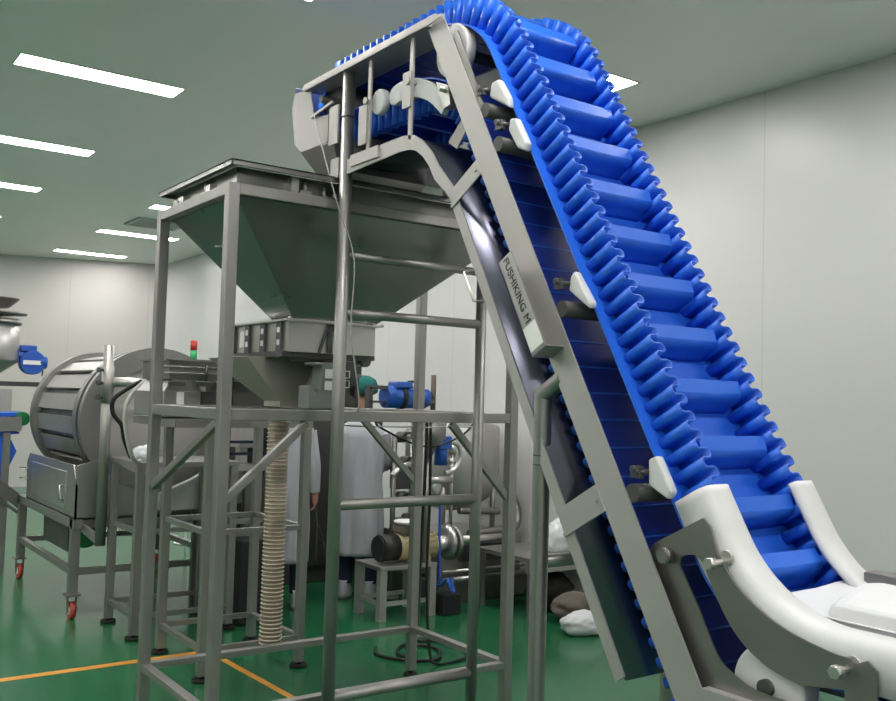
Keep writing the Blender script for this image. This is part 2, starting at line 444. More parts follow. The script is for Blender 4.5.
for i in range(len(pts)-1):
    a, b = pts[i], pts[i+1]
    f = m.bm.faces.new([m.bm.verts.new(q) for q in ((U0+.006,a[0],a[1]-.012),(U1-.006,a[0],a[1]-.012),(U1-.006,b[0],b[1]-.012),(U0+.006,b[0],b[1]-.012))])
bmesh.ops.remove_doubles(m.bm, verts=m.bm.verts[:], dist=1e-5)
for f in m.bm.faces: f.smooth = True
m.build('cover_pan', pan_m, conv, solid=.003)
# tie plates between strip and rail
def tie(d0, n0, n1, w, ua=U0-.006):
    m = MB(); m.prism_u([P(d0, n0), P(d0, n1), P(d0+w, n1), P(d0+w, n0), P(d0+w-.012, n0), P(d0+w-.012, n0+.03)], ua, ua+.006)
    m.cyl(P3(ua-.006, d0+w*.5, n1-.02), P3(ua, d0+w*.5, n1-.02), .008, seg=6)
    m.build('tie_plate', matte, conv)
tie(.66, -.285, -.085, .062); tie(1.93, -.285, -.085, .085)
m = MB(); m.tube([P3(U0, 1.00,-.285), P3(U0-.035,1.005,-.30), P3(U0-.035,1.13,-.30), P3(U0,1.135,-.285)], .005, smooth=False)
m.build('handle', bright, conv)
# head end: drum, discharge shield and chute
m = MB(); m.cyl((BN+.01,VH,ZT-RH),(BF-.01,VH,ZT-RH),RH-.007,seg=32).cyl((U0,VH,ZT-RH),(U1,VH,ZT-RH),.018); m.build('head_pulley', dark_s, conv)
m = MB()
m.prism_u([(.27,3.05),(.43,3.07),(.455,3.00),(.415,2.82),(.344,2.764),(.08,2.75),(.08,2.885),(.22,2.90)], U0-.004, U0)
m.prism_u([(.27,3.05),(.43,3.07),(.455,3.00),(.415,2.82),(.344,2.764),(.08,2.75),(.08,2.885),(.22,2.90)], U1, U1+.004)
m.prism_u([(.43,3.095),(.455,3.00),(.415,2.82),(.344,2.764),(.348,2.760),(.420,2.815),(.46,3.0),(.434,3.10)], U0-.004, U1+.004)
m.build('head_shield', frame_m, conv)
m = MB(); m.frustum((U0-.004,.03,U1+.004,.344), 2.76, (.56,.06,1.0,.22), 2.60).frustum((.56,.06,1.0,.22), 2.60, (.56,.06,1.0,.22), 2.575)
m.box((U0-.004,.02,2.745),(U1+.004,.03,2.80))
m.build('discharge_chute', plate_m, conv, solid=.004)
m = MB(); m.box((U0-.016,-.03,2.73),(U0-.006,.05,2.905)).box((U0-.016,-.05,2.57),(U0-.006,0.02,2.66)); m.bar((U0-.01,.03,2.93),(U0-.01,.235,2.905),.012,.012); m.build('head_bracket', matte, conv)
# hanger plates for the return run, guide disc and curved return guide
for v, extra in ((-.275,0),(-.60,1)):
    m = MB(); m.box((U0,v-.012,2.63),(U0+.008,v+.012,3.040))
    if not extra: m.box((U0-.008,v-.055+.06,2.68),(U0,v+.05+.02,2.85)).box((U0-.01,v-.10,2.60),(U0,v+.13,2.65))
    else: m.box((U0-.008,v-.01,2.76),(U0,v+.05,2.905))
    m.cyl((U0-.02,v,2.86),(U0+.05,v,2.86),.009,seg=8).cyl((U0-.022,v,2.86),(U0-.012,v,2.86),.016,seg=6)
    m.build('hanger_plate', matte, conv)
m = MB(); m.cyl((U0+.015,-.32,2.853),(U0+.05,-.32,2.853),.055,seg=28); m.build('guide_disc', white_p, conv, bevel=.008)
def cat(pts, n=5):
    Q = []
    for i in range(len(pts)-1):
        p0, p1, p2, p3 = [Vector(pts[max(0,min(len(pts)-1,j))]) for j in (i-1,i,i+1,i+2)]
        for k in range(n):
            t = k/n; Q.append(tuple(.5*((2*p1)+(p2-p0)*t+(2*p0-5*p1+4*p2-p3)*t*t+(3*p1-p0-3*p2+p3)*t**3)))
    return Q+[pts[-1]]
ua = cat([(-.40,2.862),(-.425,2.888),(-.515,2.897),(-.625,2.876),(-.733,2.818),(-.822,2.735)])+cat([(-.785,2.690),(-.70,2.760),(-.60,2.803),(-.50,2.815),(-.43,2.812),(-.402,2.832)])
m = MB(); m.prism_u(ua, U0+.022, U0+.05); m.build('return_guide', white_p, conv, bevel=.006)
m = MB(); m.prism_u(ua, U1-.05, U1-.022); m.build('return_guide', white_p, conv, bevel=.006)
m = MB(); m.prism_u([P(.20,-.155),P(.33,-.165),P(.345,-.125),P(.27,-.10)], U0+.01, U0+.05); m.cyl(P3(U0-.02,.27,-.125), P3(U0+.06,.27,-.125), .012, seg=8); m.build('guide_bracket', bright, conv)
m = MB(); m.prism_u([P(.47,-.20),P(.53,-.17),P(.505,-.09),P(.45,-.09)], U0+.008, U0+.014); m.build('guide_bracket', plate_m, conv)
# bend wheels
def wheel(c, r, name, mm, w=.03, ua=BN+.0):
    m = MB(); m.cyl((ua, *c), (ua+w, *c), r, seg=40); m.build(name, mm, conv, bevel=.01)
    m = MB(); m.cyl((BF-w, *c), (BF, *c), r, seg=40); m.build(name, mm, conv, bevel=.01)
wheel((-.792,2.950), .105, 'bend_wheel', white_p, .05, BN-.004)
wheel((-2.245,.897), .105, 'idler_wheel', white_p, .07)
for c in ((-.792,2.950), cL, (-2.245,.897)):
    m = MB(); m.cyl((U0+.046,*c),(U1-.046,*c),.022); m.build('wheel_axle', dark_s, conv)
# carrying rollers, wear blocks and their clamps along the near edge
wedges = [[(-1.072,2.69),(-1.081,2.739),(-1.121,2.745),(-1.178,2.665),(-1.185,2.627)],
          [(-1.185,2.545),(-1.195,2.585),(-1.225,2.58),(-1.288,2.48),(-1.280,2.452),(-1.237,2.472)],
          [(-1.513,1.955),(-1.520,2.0),(-1.537,2.018),(-1.618,1.91),(-1.610,1.89)],
          [(-1.863,1.370),(-1.861,1.445),(-1.893,1.457),(-1.950,1.361),(-1.936,1.336)]]
for w in wedges:
    m = MB(); m.prism_u(w, U0+.03, U0+.06); m.build('wear_block', white_p, conv, bevel=.008)
    m = MB(); m.prism_u(w, U1-.06, U1-.03); m.build('wear_block', white_p, conv, bevel=.008)
    cv = sum(p[0] for p in w[:2])/2+.02; cz = sum(p[1] for p in w[:2])/2
    m = MB(); m.cyl((U0+.0,cv,cz),(U0+.04,cv-.02,cz),.008,seg=8).box((U0+.003,cv-.012,cz-.018),(U0+.022,cv+.022,cz+.016)).cyl((U0-.004,cv+.01,cz+.008),(U0+.03,cv+.01,cz+.008),.011,seg=6)
    m.build('block_clamp', dark_s, conv)
for d in (.52, .68, 1.375, 2.01):
    m = MB(); m.cyl(P3(U0+.006,d,.028), P3(U1-.006,d,.028), .027, seg=20); m.build('carrying_roller', grey_d, conv)
# inner gusset behind the bend wheel
m = MB(); m.prism_u([P(.11,.03), P(.13,.045), P(.50,.03), P(.50,.0), P(.15,.0)], U0+.006, U0+.012); m.build('gusset_plate', plate_m, conv)
# name box on the near rail
m = MB(); bu = U0-.078
m.prism_u([P(1.128,-.083),P(1.128,-.012),P(1.490,-.012),P(1.490,-.083)], bu, bu+.003)
m.prism_u([P(1.488,-.083),P(1.488,-.012),P(1.492,-.012),P(1.492,-.083)], bu, U0)
m.prism_u([P(1.128,-.083),P(1.128,-.080),P(1.490,-.080),P(1.490,-.083)], bu, U0)
nb = m.build('name_box', steel, conv)
cu = bpy.data.curves.new('lettering', 'FONT'); cu.body = 'FUSHIKING M'; cu.size = .040; cu.extrude = .0006; cu.align_x = 'LEFT'; cu.align_y = 'CENTER'; cu.space_character = 1.0
to = bpy.data.objects.new('lettering_src', cu); COL.objects.link(to); bpy.context.view_layer.update()
me = bpy.data.meshes.new_from_object(to.evaluated_get(bpy.context.evaluated_depsgraph_get())); bpy.data.objects.remove(to)
me.materials.append(ink)
xs = [v.co.x for v in me.vertices]; sc = .245/(max(xs)-min(xs)); x0 = min(xs)
for vtx in me.vertices:
    x, y, z = vtx.co
    p = Vector(P3(bu-.001-z, 1.138+(x-x0)*sc, -.0475+y*1.0)); vtx.co = p - Vector(conv['_o'])
lt = bpy.data.objects.new('lettering', me); COL.objects.link(lt); lt.parent = nb; lt['_o'] = list(conv['_o']); lt['label'] = 'dark lettering reading FUSHIKING M'
m = MB(); m.prism_u([P(1.392,-.080),P(1.392,-.016),P(1.478,-.016),P(1.478,-.080)], bu-.0012, bu); st = m.build('sticker', label_w, nb); st['label'] = 'blank pale square sticker'
# plates carrying the white curved guides
upper = [(-1.889,1.21),(-2.059,1.301),(-2.083,1.28)]+cat([(-2.107,1.214),(-2.162,1.146),(-2.239,1.092),(-2.326,1.056),(-2.433,1.033),(-2.484,1.030)])+[(-2.498,1.02),(-2.527,1.034),(-2.551,1.015),(-2.552,.87),(-2.475,.87),(-2.472,.955)]+cat([(-2.354,.936),(-2.27,.955),(-2.195,.995),(-2.142,1.047),(-2.096,1.116),(-2.065,1.176)])+cat([(-2.05,1.193),(-2.031,1.198),(-1.99,1.189),(-1.98,1.163)])+cat([(-2.051,1.055),(-2.112,.95),(-2.166,.912),(-2.242,.889),(-2.355,.889)])+[(-2.42,.885),(-2.42,.860),(-2.182,.851),(-2.071,.849),(-1.985,.907),(-1.834,1.154)]
for ua in (U0+.032, U1-.038):
    m = MB(); m.prism_u(upper, ua, ua+.006); m.build('guide_plate', plate_m, conv)
m = MB(); m.cyl((U0-.0,-1.945,1.185),(U0+.035,-1.945,1.185),.020,seg=18).cyl((U0+.004,-1.945,1.185),(U0+.020,-1.945,1.185),.023,seg=18); m.build('spacer_tube', plate_m, conv)
for v, z in ((-2.118,1.192),(-2.478,1.003)):
    m = MB(); m.cyl((U0-.022,v,z),(U0+.002,v,z),.017,seg=6).cyl((U0+.002,v,z),(BN+.0,v,z),.009,seg=12); m.build('bolt', bright, conv, bevel=.002)
    m = MB(); m.cyl((U0+.039,v-.01,z+.012),(U0+.05,v-.01,z+.012),.020,seg=18); m.build('washer', bright, conv)
# white curved edge guides over the sidewalls, infeed bend
def guide(mir):
    m = MB(); sec = [(.545,.013),(.545,.090),(.549,.108),(.557,.122),(.572,.129),(.640,.129),(.654,.124),(.660,.112),(.658,.104),(.648,.106),(.600,.1235),(.575,.122),(.562,.11),(.560,.09),(.560,.013)]
    s0 = s_of_d(2.085); rings = []; s = s0
    ss = [s0 - .02*i for i in range(63)]
    for s in ss:
        v, z, nv, nz = at(s)
        rings.append([((u if not mir else 1.61-u), v+nv*h, z+nz*h) for u, h in sec])
    m.loft(rings); return m.build('edge_guide', white_p, conv)
guide(False); guide(True)
# infeed skirt of white vinyl over the belt entry, with its steel edge bar
m = MB(); rings = []
for k, v in enumerate((-2.19,-2.22,-2.27,-2.33,-2.40,-2.6,-3.2)):
    w = .012*math.sin(k*2.1)
    rings.append([(.655,v,1.100-.02*min(1,k/3)),(.72,v,1.112-.035*min(1,k/3)+w*.5),(.85,v,1.108-.03*min(1,k/3)-w),(.95,v,1.12-.02*min(1,k/3)),(1.0,v-.0,1.118)])
m.loft(rings, closed=False, caps=False); m.build('infeed_skirt', white_s, conv, solid=.004, sub=1)
m = MB(); rings = []
sec = [(.672,1.058),(.668,1.075),(.668,1.112),(.676,1.120),(.72,1.134),(.79,1.150),(.83,1.155),(.88,1.150),(.93,1.138),(.97,1.11),(.975,1.062)]
for v, k in ((-2.335,.0),(-2.345,.72),(-2.36,.93),(-2.385,1.0),(-2.6,1.0),(-3.2,1.0)):
    cz = 1.07; rings.append([( .80+(u-.80)*(.90+.10*k), v + (.03*(u-.67)/.3 if v > -2.45 else 0), cz+(z-cz)*(.25+.75*k)) for u, z in sec])
m.loft(rings, smooth=False); m.build('infeed_flap', white_s, conv, bevel=.003)
m = MB(); m.box((.985,-3.2,1.120),(1.05,-2.25,1.152)); m.build('infeed_edge_bar', plate_m, conv, bevel=.003)
# legs: round posts with rungs under the head, mitred pipe legs under the incline
RP = .0285
m = MB(); m.cyl((.512,-.075,0),(.512,-.075,3.040),RP,seg=24); m.build('support_post', frame_m, conv)
m = MB(); m.cyl((.512,-.075,2.835),(.512,-.075,2.841),RP+.0012,seg=24); m.build('post_joint', dark_s, conv)
m = MB(); m.cyl((1.29,-.075,0),(1.29,-.075,2.28),RP-.002,seg=24); m.build('support_post', frame_m, conv)
m = MB(); m.bar((1.29,-.075,2.27),(1.29,-.40,2.62),.03,.03).bar((1.29,-.40,2.62),(1.10,-.40,2.62),.03,.03); m.build('post_bracket', frame_m, conv)
for z, r in ((2.222,.019),(1.966,.022),(1.122,.024),(.292,.024)):
    m = MB(); m.cyl((.512+RP*.6,-.075,z),(1.29-RP*.6,-.075,z),r,seg=18); m.build('rung', frame_m, conv)
def pipe_leg(u):
    m = MB(); v0 = -1.415; z0 = 1.622; r = .0285; seg = 24
    e = P(0,0)
    top = (v0-.11*math.cos(R_(30)), z0+.11*.5)
    rings = []
    for c, dirv in (((v0+.004,0),None),((v0,z0),'m'),(top,None)):
        ring = []
        for i in range(seg):
            a = 2*PI*i/seg
            x = math.cos(a)*r; y = math.sin(a)*r
            if c[1] == 0: ring.append((u+x, c[0]+y, 0))
            elif dirv == 'm': ring.append((u+x, c[0]+y, c[1] + y*math.tan(R_(30))))
            else:         # ring across the sloped axis (-cos30, sin30)
                ring.append((u+x, c[0]+y*.5, c[1]+y*math.cos(R_(30))))
        rings.append(ring)
    m.loft(rings, smooth=True); o = m.build('pipe_leg', frame_m, conv)
    md = o.modifiers.new('es','EDGE_SPLIT'); md.split_angle = R_(28)
    m = MB(); m.cyl((u,v0,1.425),(u,v0,1.429),r+.001,seg=24).cyl((u,v0,1.395),(u,v0,1.398),r+.001,seg=24); m.build('weld_seam', dark_s, conv)
pipe_leg(.522); pipe_leg(1.15)
m = MB(); m.cyl((.522,-1.413,1.085),(1.15,-1.413,1.085),.022,seg=18); m.build('leg_crossbar', frame_m, conv)
# thin cord hanging from the head along the post
m = MB(); m.tube([(U0-.02,.19,2.90),(U0-.03,.12,2.80),(U0-.035,-.02,2.56),(.475,-.09,2.42),(.545,-.115,2.2),(.545,-.108,1.9),(.60,-.10,1.6),(.62,-.06,1.53)], .0032, seg=8)
m.single('hanging_cord', cable_g, 'thin grey cord hanging from the conveyor head along the round post', 'cord')

# ------------------------------------------------------------------ hopper stand of square tube
W, L, TB = 1.607, .905, .05
HT, HM, HB = 2.484, 1.534, .285
st = thing('hopper_stand', 'tall square-tube stainless stand carrying the big feed hopper', 'stand', (W/2,L/2,0))
for x, y in ((0,0),(W-TB,0),(0,L-TB),(W-TB,L-TB)):
    m = MB(); m.box((x,y,.03),(x+TB,y+TB,HT),.004); p = m.build('post', frame_m, st)
    m = MB(); m.cyl((x+TB/2,y+TB/2,0),(x+TB/2,y+TB/2,.012),.04).cyl((x+TB/2,y+TB/2,.012),(x+TB/2,y+TB/2,.05),.012); m.build('levelling_foot', black_r, p)
for z1, h in ((HT,.0475),(HM,.05),(HB,.035)):
    nm = {HT:'top_rail',HM:'middle_rail',HB:'base_rail'}[z1]; z0 = z1-h
    for a, b in (((TB,.003,z0),(W-TB,TB-.003,z1-.001)), ((TB,L-TB+.003,z0),(W-TB,L-.003,z1-.001)), ((.003,TB,z0),(TB-.003,L-TB,z1-.001)), ((W-TB+.003,TB,z0),(W-.003,L-TB,z1-.001))):
        m = MB(); m.box(a, b, .003); m.build(nm, frame_m, st)
for p, q in (((.025,.075,1.475),(.025,.85,1.135)), ((.415,.025,1.478),(.04,.025,1.145)), ((1.20,.025,1.478),(1.565,.025,1.105)), ((1.20,L-.025,1.478),(1.575,L-.025,1.105))):
    m = MB(); m.bar(p, q, .03, .035, bev=.003); m.build('brace', frame_m, st)
m = MB(); m.box((.02,.42,1.486),(W-.02,.45,1.53)); m.build('cross_bar', frame_m, st)
m = MB(); m.box((.02,.64,1.486),(W-.02,.67,1.53)); m.build('cross_bar', frame_m, st)

# hopper
hp = thing('feed_hopper', 'large stainless pyramid hopper at the top of the square-tube stand', 'hopper', (.8,.45,1.95))
m = MB(); T = (.055,.055,W-.055,L-.075); B = (.44,.25,.89,.47)
m.frustum(B, 1.955, T, 2.44).frustum(T, 2.44, T, 2.565); m.build('hopper_body', hop_m, hp, solid=.005)
m = MB(); z0, z1 = 2.552, 2.575
for a, b in (((-.005,-.03),(W+.005,.058)),((-.005,L-.085),(W+.005,L-.035)),((-.005,.058),(.058,L-.085)),((W-.058,.058),(W+.005,L-.085))): m.box((*a,z1-.006),(*b,z1))
m.box((-.005,-.03,z0),(W+.005,-.026,z1)).box((-.005,-.03,z0),(-.001,L-.035,z1)).box((W+.001,-.03,z0),(W+.005,L-.035,z1)).box((-.005,L-.039,z0),(W+.005,L-.035,z1))
m.build('rim', hop_m, hp)
for x in (.29, 1.25):
    for y, s in ((.03,1),(L-.03,-1)):
        m = MB(); m.box((x,y-.015,2.484),(x+.235,y+.015,2.488)).box((x,y-.02,2.484),(x+.035,y+.02,2.552)).box((x+.045,y-.018,2.484),(x+.10,y+.018,2.50)).cyl((x+.075,y,2.50),(x+.075,y,2.54),.011,seg=8).cyl((x+.17,y,2.484),(x+.17,y,2.53),.008,seg=8).box((x+.165,y-.015,2.484),(x+.235,y+.015,2.492)).cyl((x+.225,y,2.49),(x+.225,y,2.51),.01,seg=6)
        m.build('load_cell_mount', bright, hp)
for y in (.25,.58):
    m = MB(); m.box((.012,y,2.484),(.045,y+.11,2.489)).box((.012,y,2.484),(.045,y+.05,2.515)).cyl((.028,y+.09,2.484),(.028,y+.09,2.535),.008,seg=8); m.build('load_cell_mount', bright, hp)
m = MB(); m.tube([(.165,.45,2.285),(.13,.45,2.275),(.125,.36,2.265),(.16,.36,2.27)], .006, smooth=False); m.build('grab_handle', bright, hp)

# vibrating feeder box below the hopper
fb = thing('vibrating_feeder', 'stainless feeder box with dark ribs under the hopper outlet', 'feeder', (.66,.55,1.53))
fu0, fu1, fv0, fv1, fz0, fz1 = .42, .885, .25, .99, 1.80, 1.945
m = MB(); m.frustum((fu0,fv0,fu1,fv1), fz0, (fu0,fv0,fu1,fv1), fz1); m.quad((fu0,fv0,fz0),(fu1,fv0,fz0),(fu1,fv1,fz0),(fu0,fv1,fz0)); m.build('box_shell', bright, fb, solid=.004)
m = MB()
for a, b in (((fu0-.022,fv0-.022),(fu1+.022,fv0)),((fu0-.022,fv1),(fu1+.022,fv1+.022)),((fu0-.022,fv0),(fu0,fv1)),((fu1,fv0),(fu1+.022,fv1))): m.box((*a,fz1-.006),(*b,fz1+.004))
m.cyl((fu0-.0,fv0-.01,fz1),(fu0-.0,fv0-.01,fz1+.014),.01,seg=6).cyl((fu1+.03,fv0-.01,fz1-.004),(fu1+.03,fv0-.01,fz1+.008),.012,seg=8)
m.build('top_flange', bright, fb)
for y in (.33,.51,.69,.87):
    m = MB(); m.box((fu0-.014,y-.026,fz0-.03),(fu0-.001,y+.026,fz1-.008)); r = m.build('rib', dark_s, fb)
    for z in (1.842,1.90):
        m = MB(); m.box((fu0-.016,y-.014,z-.013),(fu0-.013,y+.014,z+.013)); m.build('rib_window', label_w, r)
m = MB(); m.box((fu0-.004,.745,1.83),(fu0-.001,.80,1.91)); m.build('rating_label', label_w, fb)
m = MB(); m.bar((.632,fv0-.008,fz1-.01),(.632,fv0-.008,fz0),.024,.012,(0,1,0)).bar((.622,fv0-.008,fz1-.01),(.578,fv0-.008,fz0),.012,.012,(0,1,0)).bar((.642,fv0-.008,fz1-.01),(.715,fv0-.008,fz0),.012,.012,(0,1,0)); m.build('gusset', dark_s, fb)
m = MB(); m.box((.40,.27,1.775),(.90,.97,1.80)).cyl((.46,.30,1.772),(.88,.30,1.772),.018).cyl((.86,.28,1.77),(.86,.42,1.77),.026); m.build('vibrator_frame', dark_s, fb)
m = MB(); m.frustum((.31,.46,.68,.94),1.775,(.50,.48,.60,.66),1.565).frustum((.50,.48,.60,.66),1.565,(.50,.48,.60,.66),1.538); m.build('funnel_chute', chute_m, fb, solid=.004)
for x, y in ((.88,.60),(.88,.93),(.44,.945)):
    m = MB(); m.cyl((x,y,1.53),(x,y,1.775),.014,seg=10); m.build('spring_leg', dark_s, fb)

# weigher control housing standing on the middle rails
def shift(mb): bmesh.ops.translate(mb.bm, verts=mb.bm.verts[:], vec=(-.182,-.25,0))
cb = thing('control_housing', 'grey and black control housing under the feeder box behind the round post', 'control box', (.65,.3,1.534))
m = MB(); m.prism_v([(.672,1.534),(.84,1.534),(.848,1.60),(.848,1.752),(.70,1.752),(.694,1.74),(.742,1.735),(.732,1.625),(.712,1.61),(.694,1.645),(.672,1.64)], .42, .52); shift(m); m.build('grey_casing', grey_p, cb, bevel=.006)
m = MB(); m.box((.80,.43,1.545),(.93,.65,1.765),.006); shift(m); m.build('black_casing', grey_d, cb)
m = MB(); m.box((.925,.44,1.545),(.955,.64,1.69),.01).box((.925,.44,1.69),(.968,.64,1.75),.01).cyl((.925,.43,1.62),(.925,.445,1.62),.03,seg=20); shift(m); m.build('motor_casing', grey_d, cb)
m = MB(); m.box((.925,.434,1.685),(.955,.44,1.705)); shift(m); m.build('clamp_band', plate_m, cb)
for z in (1.645,1.70):
    m = MB(); m.box((.756,.416,z-.021),(.794,.421,z+.021)); shift(m); m.build('label_plate', label_w, cb)
for z in (1.655,1.70):
    m = MB()
    for a, b in (((.852,z-.018),(.892,z-.014)),((.852,z+.014),(.892,z+.018)),((.852,z-.018),(.856,z+.018)),((.888,z-.018),(.892,z+.018))): m.box((a[0],.424,a[1]),(b[0],.431,b[1]))
    shift(m); m.build('switch_frame', label_w, cb)

# ribbed discharge hose
hx, hy = .775, 1.06
h = thing('ribbed_hose', 'upright ribbed beige discharge hose inside the hopper stand', 'hose', (hx,hy,.235))
m = MB(); m.cyl((hx,hy,.235),(hx,hy,1.56),.056,seg=24); m.build('hose_wall', hose_m, h)
m = MB()
for k in range(60):
    z = .245+k*.0215; m.lathe([(.057,z-.0045),(.0635,z),(.057,z+.0045)], (hx,hy,0), seg=20)
m.build('wire_rib', hose_r, h)
m = MB(); m.lathe([(.058,1.50),(.075,1.52),(.20,1.70),(.20,1.775)], (hx,hy-.05,0)); m.build('hose_collar', plate_m, h)

# ------------------------------------------------------------------ low stands behind the hopper stand
def low_stand(name, label, u0, u1, v0, v1, ztop, rails, feet=True, w=.05):
    s = thing(name, label, 'stand', ((u0+u1)/2,(v0+v1)/2,0), 'low square-tube stands behind the hopper stand')
    for x in (u0,u1):
        for y in (v0,v1):
            m = MB(); m.box((x-w/2,y-w/2,.03),(x+w/2,y+w/2,ztop),.003); p = m.build('leg', frame_m, s)
            m = MB(); m.cyl((x,y,0),(x,y,.018),.05,seg=20).cyl((x,y,.018),(x,y,.05),.014); m.build('levelling_foot', black_r, p)
    for z in rails:
        for a, b in (((u0+w/2,v0-.015,z-.03),(u1-w/2,v0+.015,z)),((u0+w/2,v1-.015,z-.03),(u1-w/2,v1+.015,z)),((u0-.015,v0+w/2,z-.03),(u0+.015,v1-w/2,z)),((u1-.015,v0+w/2,z-.03),(u1+.015,v1-w/2,z))):
            m = MB(); m.box(a,b); m.build('rail', frame_m, s)
    return s
s1 = low_stand('low_stand', 'low square-tube stand directly behind the hopper stand, ribbed hose in front', .505, 1.10, 1.354, 2.03, 1.40, (.185,.83))
m = MB(); m.box((.29,1.33,1.40),(1.13,2.06,1.445)); m.build('top_plate', frame_m, s1)
s2 = low_stand('low_stand', 'low square-tube stand farther back beside the drum frame', .46, 1.10, 2.41, 2.95, 1.10, (.16,.70))
m = MB(); m.box((.43,2.38,1.10),(1.13,2.98,1.13)); m.build('top_plate', frame_m, s2)
# feeder tray unit standing on the first low stand
ft = thing('tray_feeder', 'stainless tray feeder with shallow hopper box between the left hopper posts', 'feeder', (.5,1.7,1.445))
m = MB(); m.box((.27,1.48,1.455),(.485,2.0,1.60)); m.build('base_housing', steel, ft, bevel=.004)
m = MB(); m.box((.485,1.50,1.455),(1.0,1.98,1.60)).box((.70,1.52,1.60),(1.05,1.96,1.66)).box((.80,1.52,1.66),(1.05,1.96,1.74)); m.build('drive_housing', grey_d, ft)
m = MB(); m.prism_v([(.275,1.60),(.50,1.60),(.455,1.665),(.32,1.665)], 1.49, 1.95); m.build('sloped_pan', steel, ft)
m = MB(); m.frustum((.30,1.49,.77,1.95),1.665,(.30,1.49,.77,1.95),1.775); m.quad((.30,1.49,1.667),(.77,1.49,1.667),(.77,1.95,1.667),(.30,1.95,1.667)); m.build('tray_box', plate_m, ft, solid=.004)
m = MB(); m.box((.282,1.475,1.772),(.79,1.49,1.782)).box((.282,1.95,1.772),(.79,1.965,1.782)).box((.282,1.475,1.772),(.30,1.965,1.782)); m.build('tray_rim', steel, ft)
m = MB(); m.box((.655,1.47,1.685),(.775,1.49,1.755)); m.build('end_plate', bright, ft)
for z in (1.70,1.735):
    m = MB(); m.cyl((.26,1.46,z),(.59,1.46,z),.006,seg=8); m.build('side_rod', plate_m, ft)
m = MB(); m.cyl((.505,1.46,1.66),(.505,1.46,1.75),.009,seg=8).box((.46,1.45,1.63),(.55,1.48,1.655)).box((.29,1.45,1.63),(.38,1.48,1.65)); m.build('clamp', dark_s, ft)
m = MB(); m.box((.345,1.474,1.46),(.385,1.48,1.595)); m.build('label_plate', label_w, ft)

# ------------------------------------------------------------------ drum machine at the left
dr = thing('tumbling_drum', 'large stainless tumbling drum machine on a wheeled frame', 'drum machine', (.8,4.0,0))
DC = (.83, 1.37); DR = .535
def ringY(name, v0, v1, r0, r1, mm):
    m = MB(); seg = 64; rs = []
    for r, v in ((r0,v0),(r1,v0),(r1,v1),(r0,v1),(r0,v0)):
        rs.append([(DC[0]+r*math.cos(2*PI*i/seg), v, DC[1]+r*math.sin(2*PI*i/seg)) for i in range(seg)])
    m.loft(rs, caps=False, smooth=False); return m.build(name, mm, dr)
m = MB(); seg = 64
m.loft([[(DC[0]+r*math.cos(2*PI*i/seg), v, DC[1]+r*math.sin(2*PI*i/seg)) for i in range(seg)] for v, r in ((3.30,.46),(3.36,.47),(4.85,.47),(4.88,.40))], caps=False); m.build('drum_shell', dark_s, dr, solid=.005)
for v in (3.42, 4.78): ringY('drum_ring', v-.05, v+.05, .46, DR+.01, ring_m)
ringY('mouth_ring', 3.24, 3.31, .40, .545, ring_m)
m = MB()
m.loft([[(DC[0]+r*math.cos(2*PI*i/seg), v, DC[1]+r*math.sin(2*PI*i/seg)) for i in range(seg)] for v, r in ((3.305,.46),(3.28,.30),(3.28,.02))], caps=False); m.build('end_cone', matte, dr)
for k in range(18):
    a = 2*PI*k/18+.1
    m = MB(); c, s_ = math.cos(a), math.sin(a)
    p = Vector((DC[0]+c*.492, 3.47, DC[1]+s_*.492)); q = Vector((p.x, 4.73, p.z))
    m.bar(p, q, .125, .022, up=(c,0,s_)); m.build('drum_slat', drum_m, dr)
# housing under the drum
m = MB(); m.prism_u([(4.62,.69),(3.12,.69),(3.12,.93),(3.22,1.06),(4.58,1.06),(4.66,.98)], .25, .262)
m.prism_v([(.25,.69),(1.40,.69),(1.40,1.05),(1.27,1.10),(1.13,.93),(.83,.83),(.53,.93),(.39,1.10),(.25,1.06)], 3.12, 3.14)
m.box((.25,4.62,.69),(1.40,4.64,1.0)).box((1.39,3.12,.69),(1.40,4.62,1.05)).box((.25,3.12,.69),(1.40,4.64,.70))
hs = m.build('lower_housing', steel, dr)
m = MB(); m.prism_u([(4.45,.74),(3.38,.74),(3.38,1.0),(4.45,1.0)], .242, .252); dp = m.build('access_door', bright, dr, bevel=.003)
m = MB(); m.tube([(.242,3.42,.90),(.215,3.42,.90),(.215,3.42,.80),(.242,3.42,.80)], .008, smooth=False); m.build('door_handle', bright, dp)
for z in (.93,.85):
    m = MB(); m.tube([(.242,4.58,z),(.20,4.58,z),(.20,4.68,z),(.242,4.68,z)], .006, smooth=False); m.build('hinge_handle', bright, dr)
# wheeled frame
for x, y in ((.27,3.17),(.27,4.84),(1.42,3.17),(1.42,4.84)):
    m = MB(); m.box((x-.03,y-.03,.17),(x+.03,y+.03,.69)); m.build('frame_leg', frame_m, dr)
    m = MB(); m.box((x-.05,y-.05,.158),(x+.05,y+.05,.17)).box((x-.03,y-.022,.05),(x-.026,y+.022,.16)).box((x+.026,y-.022,.05),(x+.03,y+.022,.16)); c = m.build('caster', plate_m, dr)
    m = MB(); m.cyl((x-.018,y,.06),(x+.018,y,.06),.06,seg=24); m.build('wheel', red, c)
    m = MB(); m.cyl((x-.022,y,.06),(x+.022,y,.06),.03,seg=20); m.build('hub', label_w, c)
for a, b in (((.24,3.10,.625),(.30,4.9,.69)),((1.39,3.10,.625),(1.45,4.9,.69)),((.30,3.14,.625),(1.39,3.20,.69)),((.30,4.81,.625),(1.39,4.87,.69)),
             ((.25,3.2,.30),(.29,4.81,.345)),((1.40,3.2,.30),(1.44,4.81,.345)),((.30,3.15,.30),(1.40,3.19,.345)),((.30,4.82,.30),(1.40,4.86,.345))):
    m = MB(); m.box(a, b); m.build('frame_rail', frame_m, dr)
